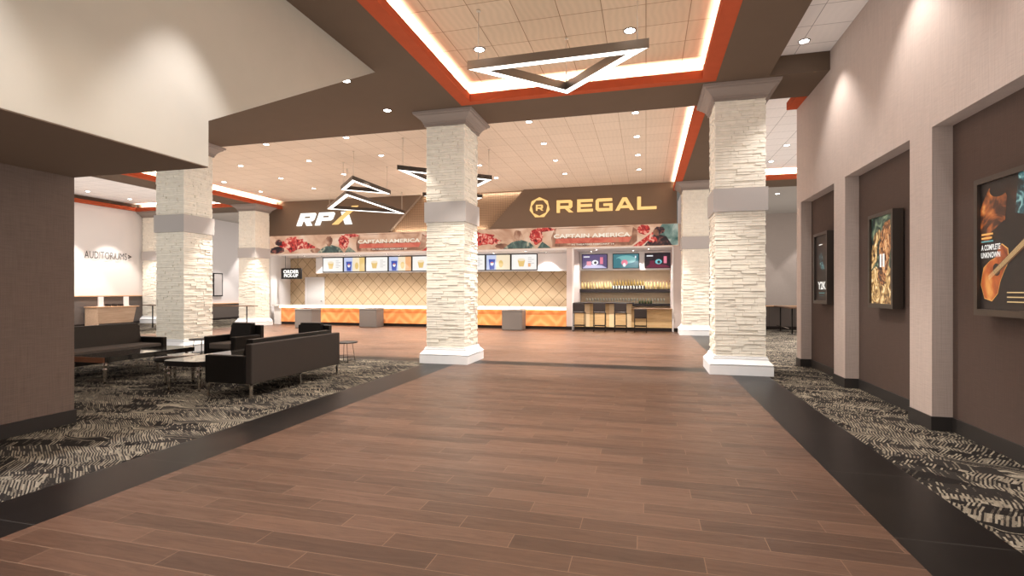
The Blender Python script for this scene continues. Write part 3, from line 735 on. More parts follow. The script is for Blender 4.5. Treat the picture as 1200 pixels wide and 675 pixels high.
mx_dark = cloud_emis('banner_dark_cloud', [(0.38, (20, 16, 26)), (0.52, (58, 34, 40)), (0.64, (150, 84, 70))], 5.0, BE)
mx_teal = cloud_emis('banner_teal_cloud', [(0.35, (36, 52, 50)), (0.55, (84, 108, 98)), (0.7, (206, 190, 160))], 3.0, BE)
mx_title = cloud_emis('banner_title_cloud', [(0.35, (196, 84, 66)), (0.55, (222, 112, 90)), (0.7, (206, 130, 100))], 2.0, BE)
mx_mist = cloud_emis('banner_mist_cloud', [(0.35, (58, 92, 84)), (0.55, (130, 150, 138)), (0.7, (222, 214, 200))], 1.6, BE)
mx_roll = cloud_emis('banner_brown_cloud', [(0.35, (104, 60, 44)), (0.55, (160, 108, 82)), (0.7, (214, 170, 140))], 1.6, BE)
def blob(c, m, cu, cv_, ru, rv, seed, n=22, jag=0.22):
    r = random.Random(seed)
    c.poly(m, [(cu+ru*k*math.cos(a), min(0.80, max(0.004, cv_+rv*k*math.sin(a)))) for a, k in [(2*PI*i/n, 1-jag*r.random()) for i in range(n)]])
def artwork(c, u, sd, has_first=True):
    # abstract masses of colour in place of the printed artwork; u = offset of the repeat
    if has_first:
        blob(c, mx_dark, u+0.42, 0.16, 0.45, 0.20, sd); blob(c, mx_dark, u+0.50, 0.48, 0.20, 0.15, sd+1)
    blob(c, mx_red, u+1.95, 0.34, 1.15, 0.34, sd+2, 30, 0.40); blob(c, mx_red, u+1.75, 0.58, 0.42, 0.2, sd+3)
    blob(c, mx_sand, u+2.35, 0.10, 0.5, 0.12, sd+4); blob(c, mx_roll, u+2.95, 0.12, 0.30, 0.12, sd+5)
    c.poly(mx_teal, [(u+3.0, 0.005), (u+4.35, 0.005), (u+4.1, 0.24), (u+3.72, 0.36), (u+3.35, 0.26)])
    blob(c, mx_roll, u+3.62, 0.52, 0.2, 0.24, sd+6)
    blob(c, mx_red, u+4.35, 0.46, 0.30, 0.34, sd+7); c.poly(mx_red, [(u+4.3, 0.60), (u+5.2, 0.70), (u+4.9, 0.80), (u+4.4, 0.80)])
    c.poly(mx_teal, [(u+4.4, 0.005), (u+4.95, 0.005), (u+4.6, 0.26)])
    c.poly(mx_roll, [(u+5.0, 0.04), (u+8.0, 0.04), (u+8.2, 0.2), (u+8.2, 0.62), (u+8.0, 0.76), (u+5.1, 0.76), (u+4.95, 0.4)])
    c.poly(mx_sand, [(u+5.1, 0.40), (u+8.0, 0.40), (u+8.05, 0.74), (u+5.15, 0.74)])
    c.poly(mx_title, [(u+5.1, 0.17), (u+7.9, 0.17), (u+8.0, 0.36), (u+5.15, 0.36)])
    c.text(bc['white'], 'CAPTAIN AMERICA', u+5.05, u+7.95, 0.37, 0.53, 0.02)
    c.text(bc['white'], 'IN THEATERS FEBRUARY 14', u+5.75, u+7.35, 0.085, 0.145, 0.01)
    blob(c, mx_red, u+8.45, 0.62, 0.26, 0.2, sd+8)
    c.poly(mx_red, [(u+8.05, 0.005), (u+8.35, 0.005), (u+9.25, 0.76), (u+9.15, 0.80)])
artwork(cv, -0.55, 3, False); artwork(cv, 8.0, 11, False)
blob(cv, mx_dark, 0.42, 0.16, 0.42, 0.18, 30); blob(cv, mx_dark, 0.50, 0.50, 0.2, 0.15, 31)
cv.poly(mx_dark, [(7.9, 0.01), (8.75, 0.01), (8.75, 0.62)])
cv.poly(mx_mist, [(16.45, 0.01), (17.66, 0.01), (17.66, 0.80), (17.1, 0.80)])
cv.poly(mx_dark, [(16.45, 0.01), (17.45, 0.01), (17.25, 0.34), (16.95, 0.44), (16.8, 0.40)]); blob(cv, mx_dark, 17.0, 0.58, 0.22, 0.15, 33); blob(cv, mx_roll, 16.88, 0.50, 0.12, 0.13, 34); blob(cv, mx_red, 16.75, 0.24, 0.2, 0.12, 35)
mb(mx_sand).box(0.0, 17.68, -0.0002, 0.001, 0, 0.81).build('backing', t)
cv.b.build('printed_picture', t)

# ------------------------------------------------------------------ menu boards
mc = {k: emis('menu_'+k, srgb(*v), 0.62) for k, v in dict(white=(250, 246, 240), cream=(246, 228, 196), gold=(232, 196, 120), blue=(48, 76, 170), ice=(196, 206, 236), orange=(240, 176, 120), grey=(176, 168, 164), red=(206, 60, 60)).items()}
medges = [-15.15, -14.01, -12.83, -11.64, -10.44, -9.3, -8.05, -6.88, -5.72, -4.53]
mlabels = ['menu screen at the door end of the row, plain white price list', 'menu screen with a blue cup, second from the door end', 'menu screen with popcorn on white, third from the door end', 'menu screen with a blue cup and orange food, fourth from the door end', 'menu screen just before the mid-lobby pillar hides the row', 'menu screen hidden by the mid-lobby pillar, between two white boards', 'menu screen just past the mid-lobby pillar, white price list', 'menu screen with a blue soda cup and a yellow picture', 'menu screen at the bar end of the row, popcorn bucket on white']
for i in range(9):
    x0, x1 = medges[i], medges[i+1]; w = x1-x0
    t = thing('menu_screen', (x0, 21.66, 2.40), mlabels[i], 'screen', 'menu screens above the service counter')
    mb(black_plastic).box(0.0, w, 0, 0.04, 0, 0.72).build('frame', t)
    c = Canvas((0.04, 0, 0.035), (1, 0, 0), (0, -1, 0)); W_, H_ = w-0.08, 0.65
    c.rect(mc['white'], 0, W_, 0, H_)
    if i in (1, 3, 7):
        c.rect(mc['ice'], 0, W_*0.42, 0, H_); c.rect(mc['cream'], W_*0.42, W_*0.75, 0, H_); c.rect(mc['orange'] if i == 3 else mc['gold'] if i == 1 else mc['cream'], W_*0.75, W_, 0, H_)
        c.poly(mc['blue'], [(W_*.14, 0.02), (W_*.34, 0.02), (W_*.38, H_*.72), (W_*.10, H_*.72)])
        c.ell(mc['white'], W_*.24, H_*.42, 0.075, 0.085); c.poly(mc['red'], [(W_*.18, H_*.46), (W_*.30, H_*.46), (W_*.27, H_*.54), (W_*.21, H_*.54)])
        c.ell(mc['gold'], W_*.62, H_*.4, 0.1, 0.16)
    else:
        c.poly(mc['gold'], [(W_*.3, H_*.2), (W_*.48, H_*.2), (W_*.54, H_*.62), (W_*.24, H_*.62)]); c.ell(mc['cream'], W_*.39, H_*.66, W_*.15, 0.06)
        for k in range(5): c.rect(mc['grey'], W_*.66, W_*(.80+.1*((k*7) % 2)), H_*(.28+.12*k), H_*(.31+.12*k))
        if i == 8: c.rect(mc['orange'], W_*.66, W_*.76, H_*.18, H_*.4)
    c.b.build('picture', t)
# bar screens
sc_ = {k: emis('tv_'+k, srgb(*v), 0.65) for k, v in dict(violet=(92, 78, 120), lav=(196, 190, 224), pink=(232, 130, 150), night=(34, 24, 34), teal=(60, 120, 130), sea=(120, 180, 180), cyan=(120, 200, 210), white=(240, 240, 244), plum=(110, 34, 60)).items()}
for i, (x0, x1, lb) in enumerate(((-2.62, -1.55, 'bar screen showing a violet and white picture, beside the divider wall'), (-1.34, -0.27, 'bar screen showing a teal picture with a pink drink, middle of three'), (-0.05, 1.00, 'bar screen with a dark picture and red cups, beside the banner end pillar'))):
    w = x1-x0; t = thing('television', (x0, 21.66, 2.43), lb, 'television', 'televisions above the bar')
    mb(black_plastic).box(0, w, 0, 0.045, 0, 0.62).build('frame', t)
    c = Canvas((0.025, 0, 0.025), (1, 0, 0), (0, -1, 0)); W_, H_ = w-0.05, 0.57
    c.rect(sc_[('violet', 'teal', 'night')[i]], 0, W_, 0, H_)
    if i == 1: c.ell(sc_['sea'], W_*.5, H_*.6, W_*.4, H_*.3); c.ell(sc_['teal'], W_*.2, H_*.5, .12, .12); c.ell(sc_['pink'], W_*.45, H_*.38, .13, .12); c.ell(sc_['white'], W_*.44, H_*.22, .06, .08); c.ell(sc_['white'], W_*.88, H_*.78, .03, .05)
    else:
        c.poly(sc_['lav' if i == 0 else 'plum'], [(0, 0), (W_, 0), (W_*.8, H_*.2), (W_*.2, H_*.3)])
        c.rect(sc_['pink' if i == 0 else 'plum'], W_*.18, W_*.36, H_*.2, H_*.5); c.ell(sc_['white' if i == 0 else 'cyan'], W_*.52, H_*.42, .13, .1); c.ell(sc_['night'], W_*.53, H_*.4, .06, .06)
        c.rect(sc_['pink'], W_*.72, W_*.84, H_*.3, H_*.8); c.rect(sc_['white'], W_*.05, W_*.3, H_*.80, H_*.88)
    c.b.build('picture', t)
# order sign
t = thing('hanging_sign', (-16.56, 20.5, 2.06), 'black hanging sign with white two-line lettering by the service door', 'sign')
mb(black_plastic).box(0, 1.08, 0, 0.08, 0, 0.5).build('panel', t)
c = Canvas((0, 0, 0), (1, 0, 0), (0, -1, 0)); c.text(sign_white, 'ORDER', 0.12, 0.96, 0.26, 0.42, 0.03); c.text(sign_white, 'PICK-UP', 0.16, 0.92, 0.08, 0.23, 0.03); c.b.build('lettering', t)
for q in (0.2, 0.88): mb(black_metal).tube([(q, 0.04, 0.5), (q, 0.04, 1.08)], 0.008).build('hanger', t)

# ------------------------------------------------------------------ service counter
t = thing('service_counter', (-9.5, 19.8, 0), 'long service counter with glowing amber front panels under a pale lit top', 'counter')
X0, X1 = -6.75, 6.5
mb(amber).box(X0+0.25, X1, 0, 0.12, 0.12, 0.76).build('amber_front', t)
mb(white_paint).box(X0-0.1, X0+0.25, -0.02, 0.5, 0.0, 0.80).build('end_post', t)
mb(black_kick).box(X0, X1, 0.03, 0.12, 0, 0.12).build('kick_plate', t)
mb(counter_top_m).box(X0-0.12, X1, -0.13, 0.75, 0.83, 0.87).build('worktop', t)
mb(emis('counter_led', (1.0, 0.80, 0.55, 1), 3.2)).box(X0+0.2, X1, -0.06, -0.005, 0.762, 0.83).build('light_strip', t)
mb(panel_dark).box(X0, X1, 0.12, 0.7, 0.05, 0.83).build('carcass', t)
for k, (x, y, lb) in enumerate(((-13.4, 17.9, 'low grey pedestal bin with a curved top, behind the lounge armchairs near the counter end'), (-11.1, 18.95, 'low grey pedestal bin with a curved top, between the sofa end and the mid-lobby pillar'), (-4.93, 18.9, 'low grey pedestal bin with a curved top, just past the mid-lobby pillar by the bar'))):
    if k == 0:
        t = thing('condiment_bin', (x, y, 0), lb, 'bin', 'low grey bins in front of the service counter')
        mb(kiosk_grey).bbox(-0.42, 0.38, 0, 0.62, 0, 0.74, 0.02).build('body', t)
        q = [(-0.43, 0.74), (0.39, 0.74), (0.39, 0.80), (0.30, 0.82), (0.16, 0.78), (0.02, 0.77), (-0.2, 0.775), (-0.43, 0.78)]
        mb(mat('bin_top', srgb(150, 140, 132), 0.4)).prism(q, 1, -0.01, 0.63).build('curved_top', t)
        mb(black_plastic).box(-0.25, 0.2, 0.15, 0.45, 0.772, 0.786).build('opening', t)
        t0 = t
    else:
        o = copy_tree(t0); o.location = (x, y, 0); o['label'] = lb

# ------------------------------------------------------------------ bar
t = thing('bar_counter', (-1.0, 19.75, 0), 'pale wood bar counter with a dark top, stepped down beside the pillar', 'bar')
mb(bar_wood).box(-1.69, 0.50, 0, 0.1, 0.13, 1.02).build('high_front', t)
mb(bar_wood).box(0.50, 1.93, 0.02, 0.12, 0.13, 0.82).build('low_front', t)
mb(black_kick).box(-1.68, 1.93, 0.03, 0.12, 0, 0.13).build('kick_plate', t)
mb(black_plastic).box(-1.69, 0.56, -0.2, 0.55, 1.02, 1.055).build('high_top', t)
mb(mat('low_top', srgb(120, 92, 70), 0.4)).box(0.50, 1.93, -0.2, 0.55, 0.82, 0.855).build('low_top', t)
for x in (-1.25, -0.33, 0.30): mb(mat('bar_pilaster', srgb(226, 200, 160), 0.5)).box(x-0.02, x+0.16, -0.012, 0, 0.13, 1.02).build('pilaster', t)
# shelves
for z, lb, nm in ((1.43, 'long dark shelf on the bar wall under the televisions', 1), (0.88, 'dark back-bar ledge carrying glasses behind the bar', 2)):
    o = mb(black_kick).box(-2.72, 0.95, 21.75, 22.18, z, z+(0.15 if nm == 1 else 0.1)).build('bar_shelf'); tag(o, lb, 'shelf')
# bottles
def make_bottle(glass, cap, label, group, h=0.32, r=0.036):
    t = thing('liquor_bottle', (0, 0, 0), label, 'bottle', group)
    mb(glass).lathe([(0, 0), (r, 0), (r, h*.58), (r*.38, h*.74), (r*.34, h*.92), (0, h*.92)], n=12).build('body', t)
    mb(cap).lathe([(0, h*.90), (r*.46, h*.90), (r*.46, h), (0, h)], n=10).build('cap', t)
    return t
amb_glass = mat('amber_bottle', srgb(238, 206, 138), 0.3, spec=0.5); red_cap = mat('red_cap', srgb(180, 66, 44), 0.4); gold_cap = mat('gold_cap', srgb(220, 184, 110), 0.4)
clear_glass = mat('clear_bottle', srgb(226, 222, 206), 0.12, spec=0.8); green_glass = mat('green_bottle', srgb(54, 66, 40), 0.12, spec=0.8)
b0 = make_bottle(amb_glass, red_cap, 'amber liquor bottle with a red cap on the long dark bar shelf', 'amber bottles with red caps on the bar shelf', 0.34)
first = True
for i in range(31):
    x = -2.63+i*0.119
    if 11 <= i <= 21: continue
    o = b0 if first else copy_tree(b0); first = False
    o.location = (x, 21.95, 1.58)
b1 = make_bottle(clear_glass, gold_cap, 'short clear bottle in the middle stretch of the long bar shelf', 'clear bottles mid-shelf', 0.17, 0.034); first = True
for i in range(11):
    o = b1 if first else copy_tree(b1); first = False
    o.location = (-2.63+(i+11)*0.119, 21.85, 1.58)
o = tag(mb(black_kick).box(-1.38, 0.02, 22.0, 22.18, 1.58, 1.72).build('bottle_riser'), 'dark raised step on the long bar shelf behind the clear bottles', 'shelf')
b2 = make_bottle(mat('gold_bottle', srgb(232, 196, 110), 0.15, spec=0.8), gold_cap, 'gold bottle standing on the raised step of the bar shelf', 'gold bottles on the raised step', 0.26, 0.034); first = True
for i in range(11):
    o = b2 if first else copy_tree(b2); first = False
    o.location = (-2.61+(i+11)*0.119, 22.09, 1.72)
g0 = thing('stemmed_glass', (0, 0, 0), 'clear stemmed glass on the back-bar ledge', 'glass', 'glasses on the back-bar ledge')
mb(clear_glass).lathe([(0, 0), (0.034, 0), (0.034, 0.006), (0.006, 0.012), (0.006, 0.09), (0.03, 0.12), (0.038, 0.17), (0.034, 0.22), (0.03, 0.22), (0.03, 0.17), (0, 0.115)], n=12).build('bowl', g0); first = True
for i in range(28):
    o = g0 if first else copy_tree(g0); first = False
    o.location = (-2.45+i*0.117, 22.02, 0.98)
gb = make_bottle(green_glass, gold_cap, 'dark green bottle on the low end of the back-bar ledge', 'green bottles on the back-bar ledge', 0.16, 0.04); first = True
for i in range(5):
    o = gb if first else copy_tree(gb); first = False
    o.location = (-0.25+i*0.115, 21.85, 0.98)
# stools
def make_stool(label, bz, sz):
    t = thing('bar_stool', (0, 0, 0), label, 'bar stool', 'bar stools along the bar front')
    mb(stool_back).bbox(-0.22, 0.22, -0.02, 0.02, bz-0.32, bz, 0.012).build('backrest', t)
    mb(seat_grey).bbox(-0.21, 0.21, 0.0, 0.40, sz-0.05, sz, 0.02).build('seat', t)
    for x, y in ((-0.21, 0), (0.21, 0), (-0.21, 0.38), (0.21, 0.38)):
        mb(black_metal).box(x-0.012, x+0.012, y-0.012, y+0.012, 0, bz-0.05 if y == 0 else sz-0.04).build('leg', t)
    fr = mb(black_metal)
    for z in (0.22,): fr.box(-0.21, 0.21, -0.01, 0.01, z-0.012, z+0.012).box(-0.21, 0.21, 0.37, 0.39, z-0.012, z+0.012).box(-0.22, -0.2, 0, 0.38, z-0.012, z+0.012).box(0.2, 0.22, 0, 0.38, z-0.012, z+0.012)
    fr.build('footrest', t)
    return t
s0 = make_stool('dark high bar stool beside the divider wall, first of the three at the high bar', 1.06, 0.73); s0.location = (-2.41, 18.95, 0)
for x, lb in ((-1.66, 'dark high bar stool between two others at the high bar'), (-0.90, 'dark high bar stool nearest the step down in the bar')):
    o = copy_tree(s0); o.location = (x, 18.98, 0); o['label'] = lb
s1 = make_stool('dark lower stool at the stepped-down end of the bar', 0.85, 0.55); s1.location = (-0.19, 19.05, 0)

# ------------------------------------------------------------------ poster cases
pc = {k: emis('poster_'+k, srgb(*v), 0.75) for k, v in dict(black=(24, 14, 12), umber=(62, 32, 18), amber=(176, 92, 36), gold=(222, 160, 84), red=(150, 52, 30), wood=(168, 84, 34), teal=(30, 70, 72), ltteal=(84, 140, 140), white=(236, 232, 224), skin=(196, 120, 72), sand=(206, 172, 120), olive=(104, 92, 52), dkgreen=(22, 30, 26), cyan=(150, 220, 220), brown=(96, 60, 34)).items()}
def poster_case(yc, label, art):
    t = thing('poster_case', (NB-0.021, yc, 1.27), label, 'poster case', 'lit poster cases in the wall niches')
    W2, H2 = 0.375, 1.28
    b = mb(bronze)
    for q in ((-W2, -W2+0.05, 0, H2), (W2-0.05, W2, 0, H2), (-W2+0.05, W2-0.05, 0, 0.06), (-W2+0.05, W2-0.05, H2-0.05, H2)): b.box(-0.12, 0, q[0], q[1], q[2], q[3])
    b.box(-0.085, -0.002, -W2+0.01, W2-0.01, 0.01, H2-0.01); b.build('case', t)
    # viewer looks along +x: picture's right is -y
    c = Canvas((-0.088, W2-0.05, 0.06), (0, -1, 0), (-1, 0, 0), 0.0008)
    art(c, 2*W2-0.10, H2-0.11); c.b.build('poster', t)
    return t
px_glow = cloud_emis('poster_amber_glow', [(0.30, (14, 8, 6)), (0.46, (60, 28, 14)), (0.58, (150, 76, 30)), (0.72, (226, 156, 84))], 2.6, 0.85, 2.0)
px_night = cloud_emis('poster_night', [(0.35, (10, 7, 6)), (0.55, (32, 18, 12)), (0.75, (84, 44, 22))], 2.0, 0.6, 1.0)
px_blue = cloud_emis('poster_blue_lights', [(0.40, (16, 24, 26)), (0.55, (44, 92, 98)), (0.66, (150, 196, 190))], 9.0, 0.6)
px_wood = cloud_emis('poster_guitar_wood', [(0.3, (92, 30, 12)), (0.5, (176, 84, 30)), (0.7, (240, 176, 90))], 2.2, 0.75)
px_gold = cloud_emis('poster_gold_dust', [(0.32, (34, 26, 16)), (0.44, (120, 84, 44)), (0.56, (206, 164, 104)), (0.72, (244, 222, 176))], 6.0, 0.85, 2.5)
px_green = cloud_emis('poster_green_haze', [(0.36, (12, 20, 18)), (0.52, (40, 60, 48)), (0.68, (140, 150, 116))], 5.0, 0.75, 2.0)
px_mix = cloud_emis('poster_umber_mix', [(0.36, (24, 14, 10)), (0.48, (110, 64, 34)), (0.58, (196, 130, 74)), (0.70, (226, 196, 150))], 8.0, 0.8, 2.0)
def art_guitar(c, w, h):
    c.rect(px_night, 0, w, 0, h); c.poly(px_blue, [(w*.72, h*.72), (w, h*.68), (w, h), (w*.78, h)])
    c.poly(px_glow, [(0, h*.52), (w*.30, h*.56), (w*.52, h*.66), (w*.56, h*.86), (w*.44, h*.97), (w*.18, h*.95), (w*.05, h*.85), (0, h*.8)])
    c.ell(px_night, w*.40, h*.93, w*.20, h*.06)
    c.poly(px_night, [(w*.22, h*.60), (w*.50, h*.68), (w, h*.60), (w, h*.05), (w*.30, h*.05)])
    # guitar: body outline, sound hole, neck with strings
    def body(k): 
        P_ = [(.02, .20), (.10, .09), (.26, .07), (.38, .13), (.43, .22), (.50, .29), (.60, .37), (.58, .46), (.46, .50), (.38, .46), (.33, .40), (.22, .38), (.08, .33)]
        return [(w*(.30+(a-.30)*k), h*(.27+(q-.27)*k)) for a, q in P_]
    c.poly(pc['gold'], body(1.03)); c.poly(px_wood, body(1.0)); c.ell(pc['black'], w*.36, h*.31, w*.075, h*.05, 0.4)
    c.poly(pc['brown'], [(w*.30, h*.31), (w*.33, h*.26), (w, h*.49), (w, h*.56)])
    for k in range(5): c.poly(pc['sand'], [(w*.20, h*(.232+.007*k)), (w*.20, h*(.235+.007*k)), (w, h*(.513+.009*k)), (w, h*(.508+.009*k))])
    c.rect(pc['gold'], w*.05, w*.30, h*.585, h*.60); c.rect(pc['gold'], w*.05, w*.28, h*.555, h*.57); c.rect(pc['ltteal'], w*.05, w*.31, h*.53, h*.542)
    c.text(pc['white'], 'A COMPLETE', w*.05, w*.46, h*.465, h*.51, 0.02); c.text(pc['white'], 'UNKNOWN', w*.05, w*.46, h*.405, h*.45, 0.02)
    for k in range(3): c.rect(pc['sand'], w*.60, w*.95, h*(.06+.035*k), h*(.068+.035*k))
def art_gold(c, w, h):
    c.rect(px_green, 0, w, 0, h)
    c.poly(px_gold, [(0, 0), (w, 0), (w, h*.34), (w*.75, h*.45), (w*.5, h*.34), (w*.2, h*.44), (0, h*.38)])
    c.poly(px_gold, [(0, h*.60), (w*.12, h*.80), (w*.38, h*.86), (w*.48, h*.78), (w*.30, h*.70), (w*.25, h*.5), (0, h*.4)])
    c.poly(px_mix, [(w*.30, h*.30), (w*.42, h*.80), (w*.62, h*.92), (w*.86, h*.94), (w*.92, h*.70), (w*.80, h*.45), (w*.60, h*.20), (w*.45, h*.22)])
    c.text(pc['white'], 'II', w*.40, w*.62, h*.42, h*.57, 0.03)
def art_dark(c, w, h):
    c.rect(px_night, 0, w, 0, h); c.poly(px_blue, [(w*.25, h*.68), (w*.5, h*.74), (w*.62, h*.64), (w*.40, h*.60)]); c.poly(px_blue, [(w*.35, h*.58), (w*.58, h*.60), (w*.74, h*.48), (w*.52, h*.47)])
    c.ell(pc['white'], w*.42, h*.86, w*.16, h*.008)
    c.text(pc['white'], 'Y2K', w*.2, w*.85, h*.17, h*.29, 0.03); c.rect(pc['ltteal'], w*.3, w*.75, h*.11, h*.12); c.rect(pc['teal'], w*.35, w*.7, h*.07, h*.08)
poster_case(5.475, 'lit poster case with an amber guitar poster reading A COMPLETE UNKNOWN', art_guitar)
poster_case(7.89, 'lit poster case with a gold and green poster marked II, middle niche', art_gold)
poster_case(10.33, 'lit poster case with a dark poster reading Y2K, in the niche at the wall end', art_dark)

# ------------------------------------------------------------------ lounge
def sofa(name, label, loc, rz, L, D, bh, ah, group, outer, seatmat, cat, cush=True):
    """local: x along length 0..L, y depth 0 (back) .. D (front)"""
    t = thing(name, loc, label, cat, group, rz)
    aw = 0.11
    mb(outer).bbox(0, L, 0, 0.10, 0.20, bh, 0.012).build('back_panel', t)
    mb(leather).bbox(0, aw, 0.10, D, 0.20, ah, 0.015).build('arm', t)
    mb(leather).bbox(L-aw, L, 0.10, D, 0.20, ah, 0.015).build('arm', t)
    mb(leather).bbox(aw, L-aw, 0.10, D-0.01, 0.20, 0.34, 0.01).build('seat_frame', t)
    mb(seatmat).bbox(aw+0.005, L-aw-0.005, 0.24, D, 0.34, 0.46, 0.025).build('seat_cushion', t)
    b = mb(leather)
    b.add([(aw+0.02, 0.10, 0.46), (L-aw-0.02, 0.10, 0.46), (L-aw-0.02, 0.30, 0.46), (aw+0.02, 0.30, 0.46), (aw+0.03, 0.10, bh+0.05), (L-aw-0.03, 0.10, bh+0.05), (L-aw-0.03, 0.20, bh+0.05), (aw+0.03, 0.20, bh+0.05)], [(0, 3, 2, 1), (4, 5, 6, 7), (0, 1, 5, 4), (1, 2, 6, 5), (2, 3, 7, 6), (3, 0, 4, 7)])
    b.build('back_cushion', t)
    xs = (0.02, L-0.05) if L < 1.2 else (0.02, L/2, L-0.05)
    for x in xs:
        for y in (0.02, D-0.05):
            q = mb(chrome).box(x, x+0.03, y, y+0.03, 0, 0.185)
            q.box(x-0.02 if x > L-0.1 else x, x+0.03 if x > L-0.1 else x+0.13, y, y+0.03, 0.185, 0.2)
            q.box(x, x+0.03, y-(0.07 if y > 0.3 else 0), y+(0.03 if y > 0.3 else 0.10), 0.185, 0.2)
            q.build('leg', t)
    return t
sofa('lounge_sofa', 'long low black sofa showing its brown back, beside the dark floor border', (-5.29, 5.95, 0), PI/2, 2.12, 0.80, 0.76, 0.59, 'black lounge sofas', fabric_brown, leather, 'sofa')
sofa('lounge_sofa', 'black sofa behind the long dark coffee table, partly hidden by the grey wall', (-10.22, 8.30, 0), -PI/2, 2.3, 0.80, 0.80, 0.57, 'black lounge sofas', leather, seat_grey, 'sofa')
sofa('lounge_armchair', 'black armchair with grey seat in front of the lounge pillar', (-7.82, 9.16, 0), PI, 0.76, 0.80, 0.78, 0.59, 'black lounge armchairs', leather, seat_grey, 'armchair')
sofa('lounge_armchair', 'black armchair whose back shows above the long sofa', (-6.45, 9.55, 0), PI, 0.76, 0.80, 0.78, 0.59, 'black lounge armchairs', leather, seat_grey, 'armchair')
turned = [(0, 0), (0.018, 0), (0.022, 0.03), (0.018, 0.05), (0.024, 0.10), (0.030, 0.16), (0.024, 0.20), (0.032, 0.215), (0.032, 0.23), (0.022, 0.245), (0.028, 0.27), (0.036, 0.285), (0.036, 0.30), (0.026, 0.315), (0.026, 0.345)]
def coffee_table(label, x0, x1, y0, y1, z, th, topm, edgem, rr=0.0, rails=None):
    cx, cy = (x0+x1)/2, (y0+y1)/2
    t = thing('coffee_table', (cx, cy, 0), label, 'coffee table', 'lounge coffee tables')
    a, b_ = (x1-x0)/2, (y1-y0)/2
    if rr:
        pts = []
        for sx, sy, a0 in ((1, 1, 0), (-1, 1, PI/2), (-1, -1, PI), (1, -1, 3*PI/2)):
            for k in range(7):
                an = a0+k*PI/12; pts.append((sx*(a-rr)+rr*math.cos(an), sy*(b_-rr)+rr*math.sin(an)))
        mb(edgem).prism(pts, 2, z-th, z-0.006).build('frame', t); mb(topm).prism([(p[0]*0.985, p[1]*0.985) for p in pts], 2, z-0.006, z).build('tabletop', t)
    else:
        mb(topm).box(-a, a, -b_+0.02, b_, z-th, z).build('tabletop', t)
        mb(walnut).box(-a, a, -b_, -b_+0.02, z-th, z).build('end_panel', t)
    q = [(r, zz*(z-th)/0.345) for r, zz in turned]
    for x in (-a+0.09, a-0.09):
        for y in (-b_+0.09, b_-0.09): mb(chrome).lathe(q, x, y, 14).build('leg', t)
    return t
coffee_table('long dark glossy coffee table with a walnut end on turned chrome legs', -9.28, -8.40, 6.27, 7.98, 0.43, 0.085, gloss_black, leather)
coffee_table('glossy rounded coffee table tucked in front of the long low sofa', -7.10, -6.36, 6.12, 7.9, 0.45, 0.075, gloss_stone, black_plastic, 0.14)
t = thing('side_table', (-7.44, 6.75, 0), 'small round glossy side table joined to the rounded coffee table edge', 'side table')
mb(gloss_stone).cyl(0, 0, 0.425, 0.44, 0.32, n=40).build('tabletop', t); mb(black_plastic).cyl(0, 0, 0.37, 0.425, 0.325, n=40).build('rim', t)
for a in (0.5, 2.6, 4.7): mb(chrome).lathe([(r, zz*0.37/0.345) for r, zz in turned], 0.22*math.cos(a), 0.22*math.sin(a), 14).build('leg', t)
def round_table(x, y, label):
    t = thing('side_table', (x, y, 0), label, 'side table')
    mb(black_metal).lathe([(0, 0.40), (0.245, 0.40), (0.25, 0.407), (0.25, 0.418), (0.245, 0.422), (0, 0.422)], n=32).build('tabletop', t)
    for k in range(4):
        a = PI/4+k*PI/2; c, s_ = math.cos(a), math.sin(a)
        mb(black_metal).tube([(0.14*c, 0.14*s_, 0.40), (0.20*c, 0.20*s_, 0.0)], 0.006).build('leg', t)
    pts = [(0.185*math.cos(2*PI*i/24), 0.185*math.sin(2*PI*i/24), 0.12) for i in range(25)]
    mb(black_metal).tube(pts, 0.004, 6).build('ring', t)
    return t
round_table(-9.75, 9.45, 'thin round black side table beside the armchair, in front of the lounge pillar')
round_table(-6.17, 9.62, 'thin round black side table at the end of the long low sofa')

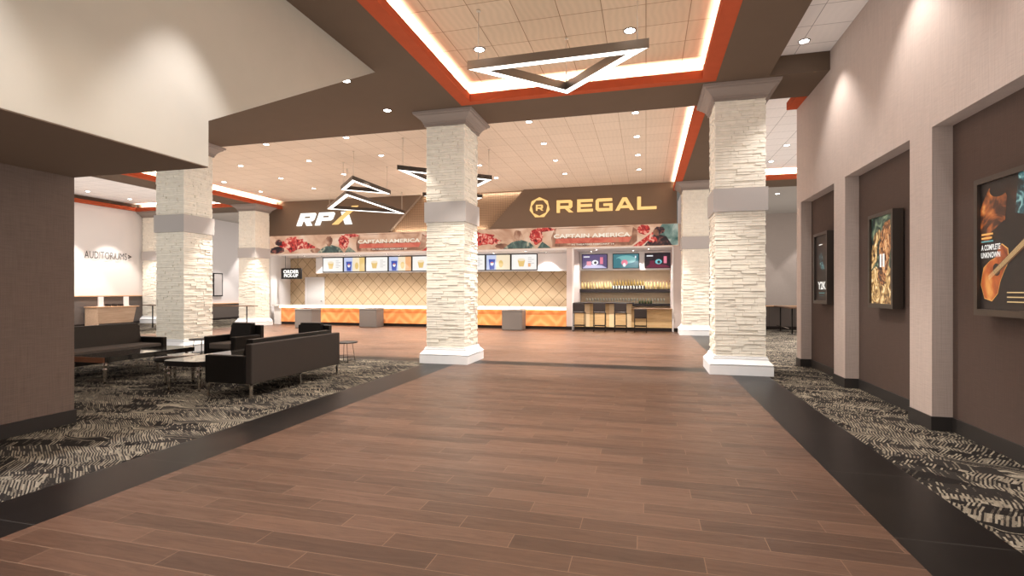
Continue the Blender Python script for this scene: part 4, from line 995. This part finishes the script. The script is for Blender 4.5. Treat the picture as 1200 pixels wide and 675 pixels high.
# ------------------------------------------------------------------ host desk, rails, notice frame
t = thing('host_desk', (-22.15, 16.3, 0), 'pale wood host desk against the AUDITORIUMS wall', 'desk')
mb(desk_wood).box(-0.70, 0.0, 0, 0.06, 0, 0.80).build('side_panel', t)
mb(desk_wood).prism([(0.06, 0.12), (1.55, 0.12), (1.70, 0.80), (0.06, 0.80)], 0, -0.06, -0.02).build('front_panel', t)
mb(cap_wood).box(-0.72, 0.03, -0.03, 1.80, 0.80, 0.835).build('worktop', t)
mb(panel_dark).box(-0.60, -0.1, 0.06, 1.5, 0.02, 0.12).build('plinth', t)
for y in (0.35, 1.45):
    t = thing('desk_screen', (-22.45, 16.3+y, 0.835), 'white upright screen on the host desk, ' + ('at its wood side panel end' if y < 1 else 'at its pillar end'), 'screen', 'white screens on the host desk')
    mb(white_paint).box(-0.03, 0.03, -0.10, 0.10, 0.02, 0.42).build('panel', t); mb(white_paint).box(-0.09, 0.09, -0.11, 0.11, 0, 0.02).build('foot', t)
for k in range(3):
    o = mb(black_plastic).bbox(-0.10, 0.10, -0.07, 0.07, 0, 0.10, 0.02).build('card_reader', loc=(-22.5, 17.0+k*0.27, 0.835)); tag(o, 'small black device on the host desk between the white screens', 'card reader', 'small devices on the host desk')
def rail(label, x0, x1, y0, y1, posts, foot):
    t = thing('drink_rail', (x0, y0, 0), label, 'drink rail')
    mb(mat('rail_top', srgb(92, 66, 48), 0.4)).box(0, x1-x0, 0, y1-y0, 0.90, 0.935).build('top', t)
    for x, y in posts: mb(black_metal).cyl(x, y, 0.0, 0.90, 0.022).cyl(x, y, 0, 0.012, 0.14).build('post', t)
    if foot: mb(chrome).tube(foot, 0.015).build('foot_rail', t)
rail('slim brown drink rail passing behind the lounge pillar', -19.9, -14.5, 16.4, 16.65, ((0.4, 0.12), (2.7, 0.12), (5.0, 0.12)), None)
rail('slim drink rail with a chrome foot bar, before the half wall past the posters', 4.75, 5.1, 19.4, 21.6, ((0.17, 0.3), (0.17, 1.9)), [(0.05, 0.25, 0.2), (0.05, 1.95, 0.2)])
t = thing('notice_frame', (-21.58, 21.6, 1.23), 'dark framed grey notice board on the pale wall above the wainscot', 'notice board')
mb(black_plastic).box(0, 0.05, 0, 0.6, 0, 1.2).build('frame', t); mb(mat('notice_grey', srgb(178, 168, 162), 0.7)).box(0.05, 0.054, 0.05, 0.55, 0.05, 1.15).build('board', t)
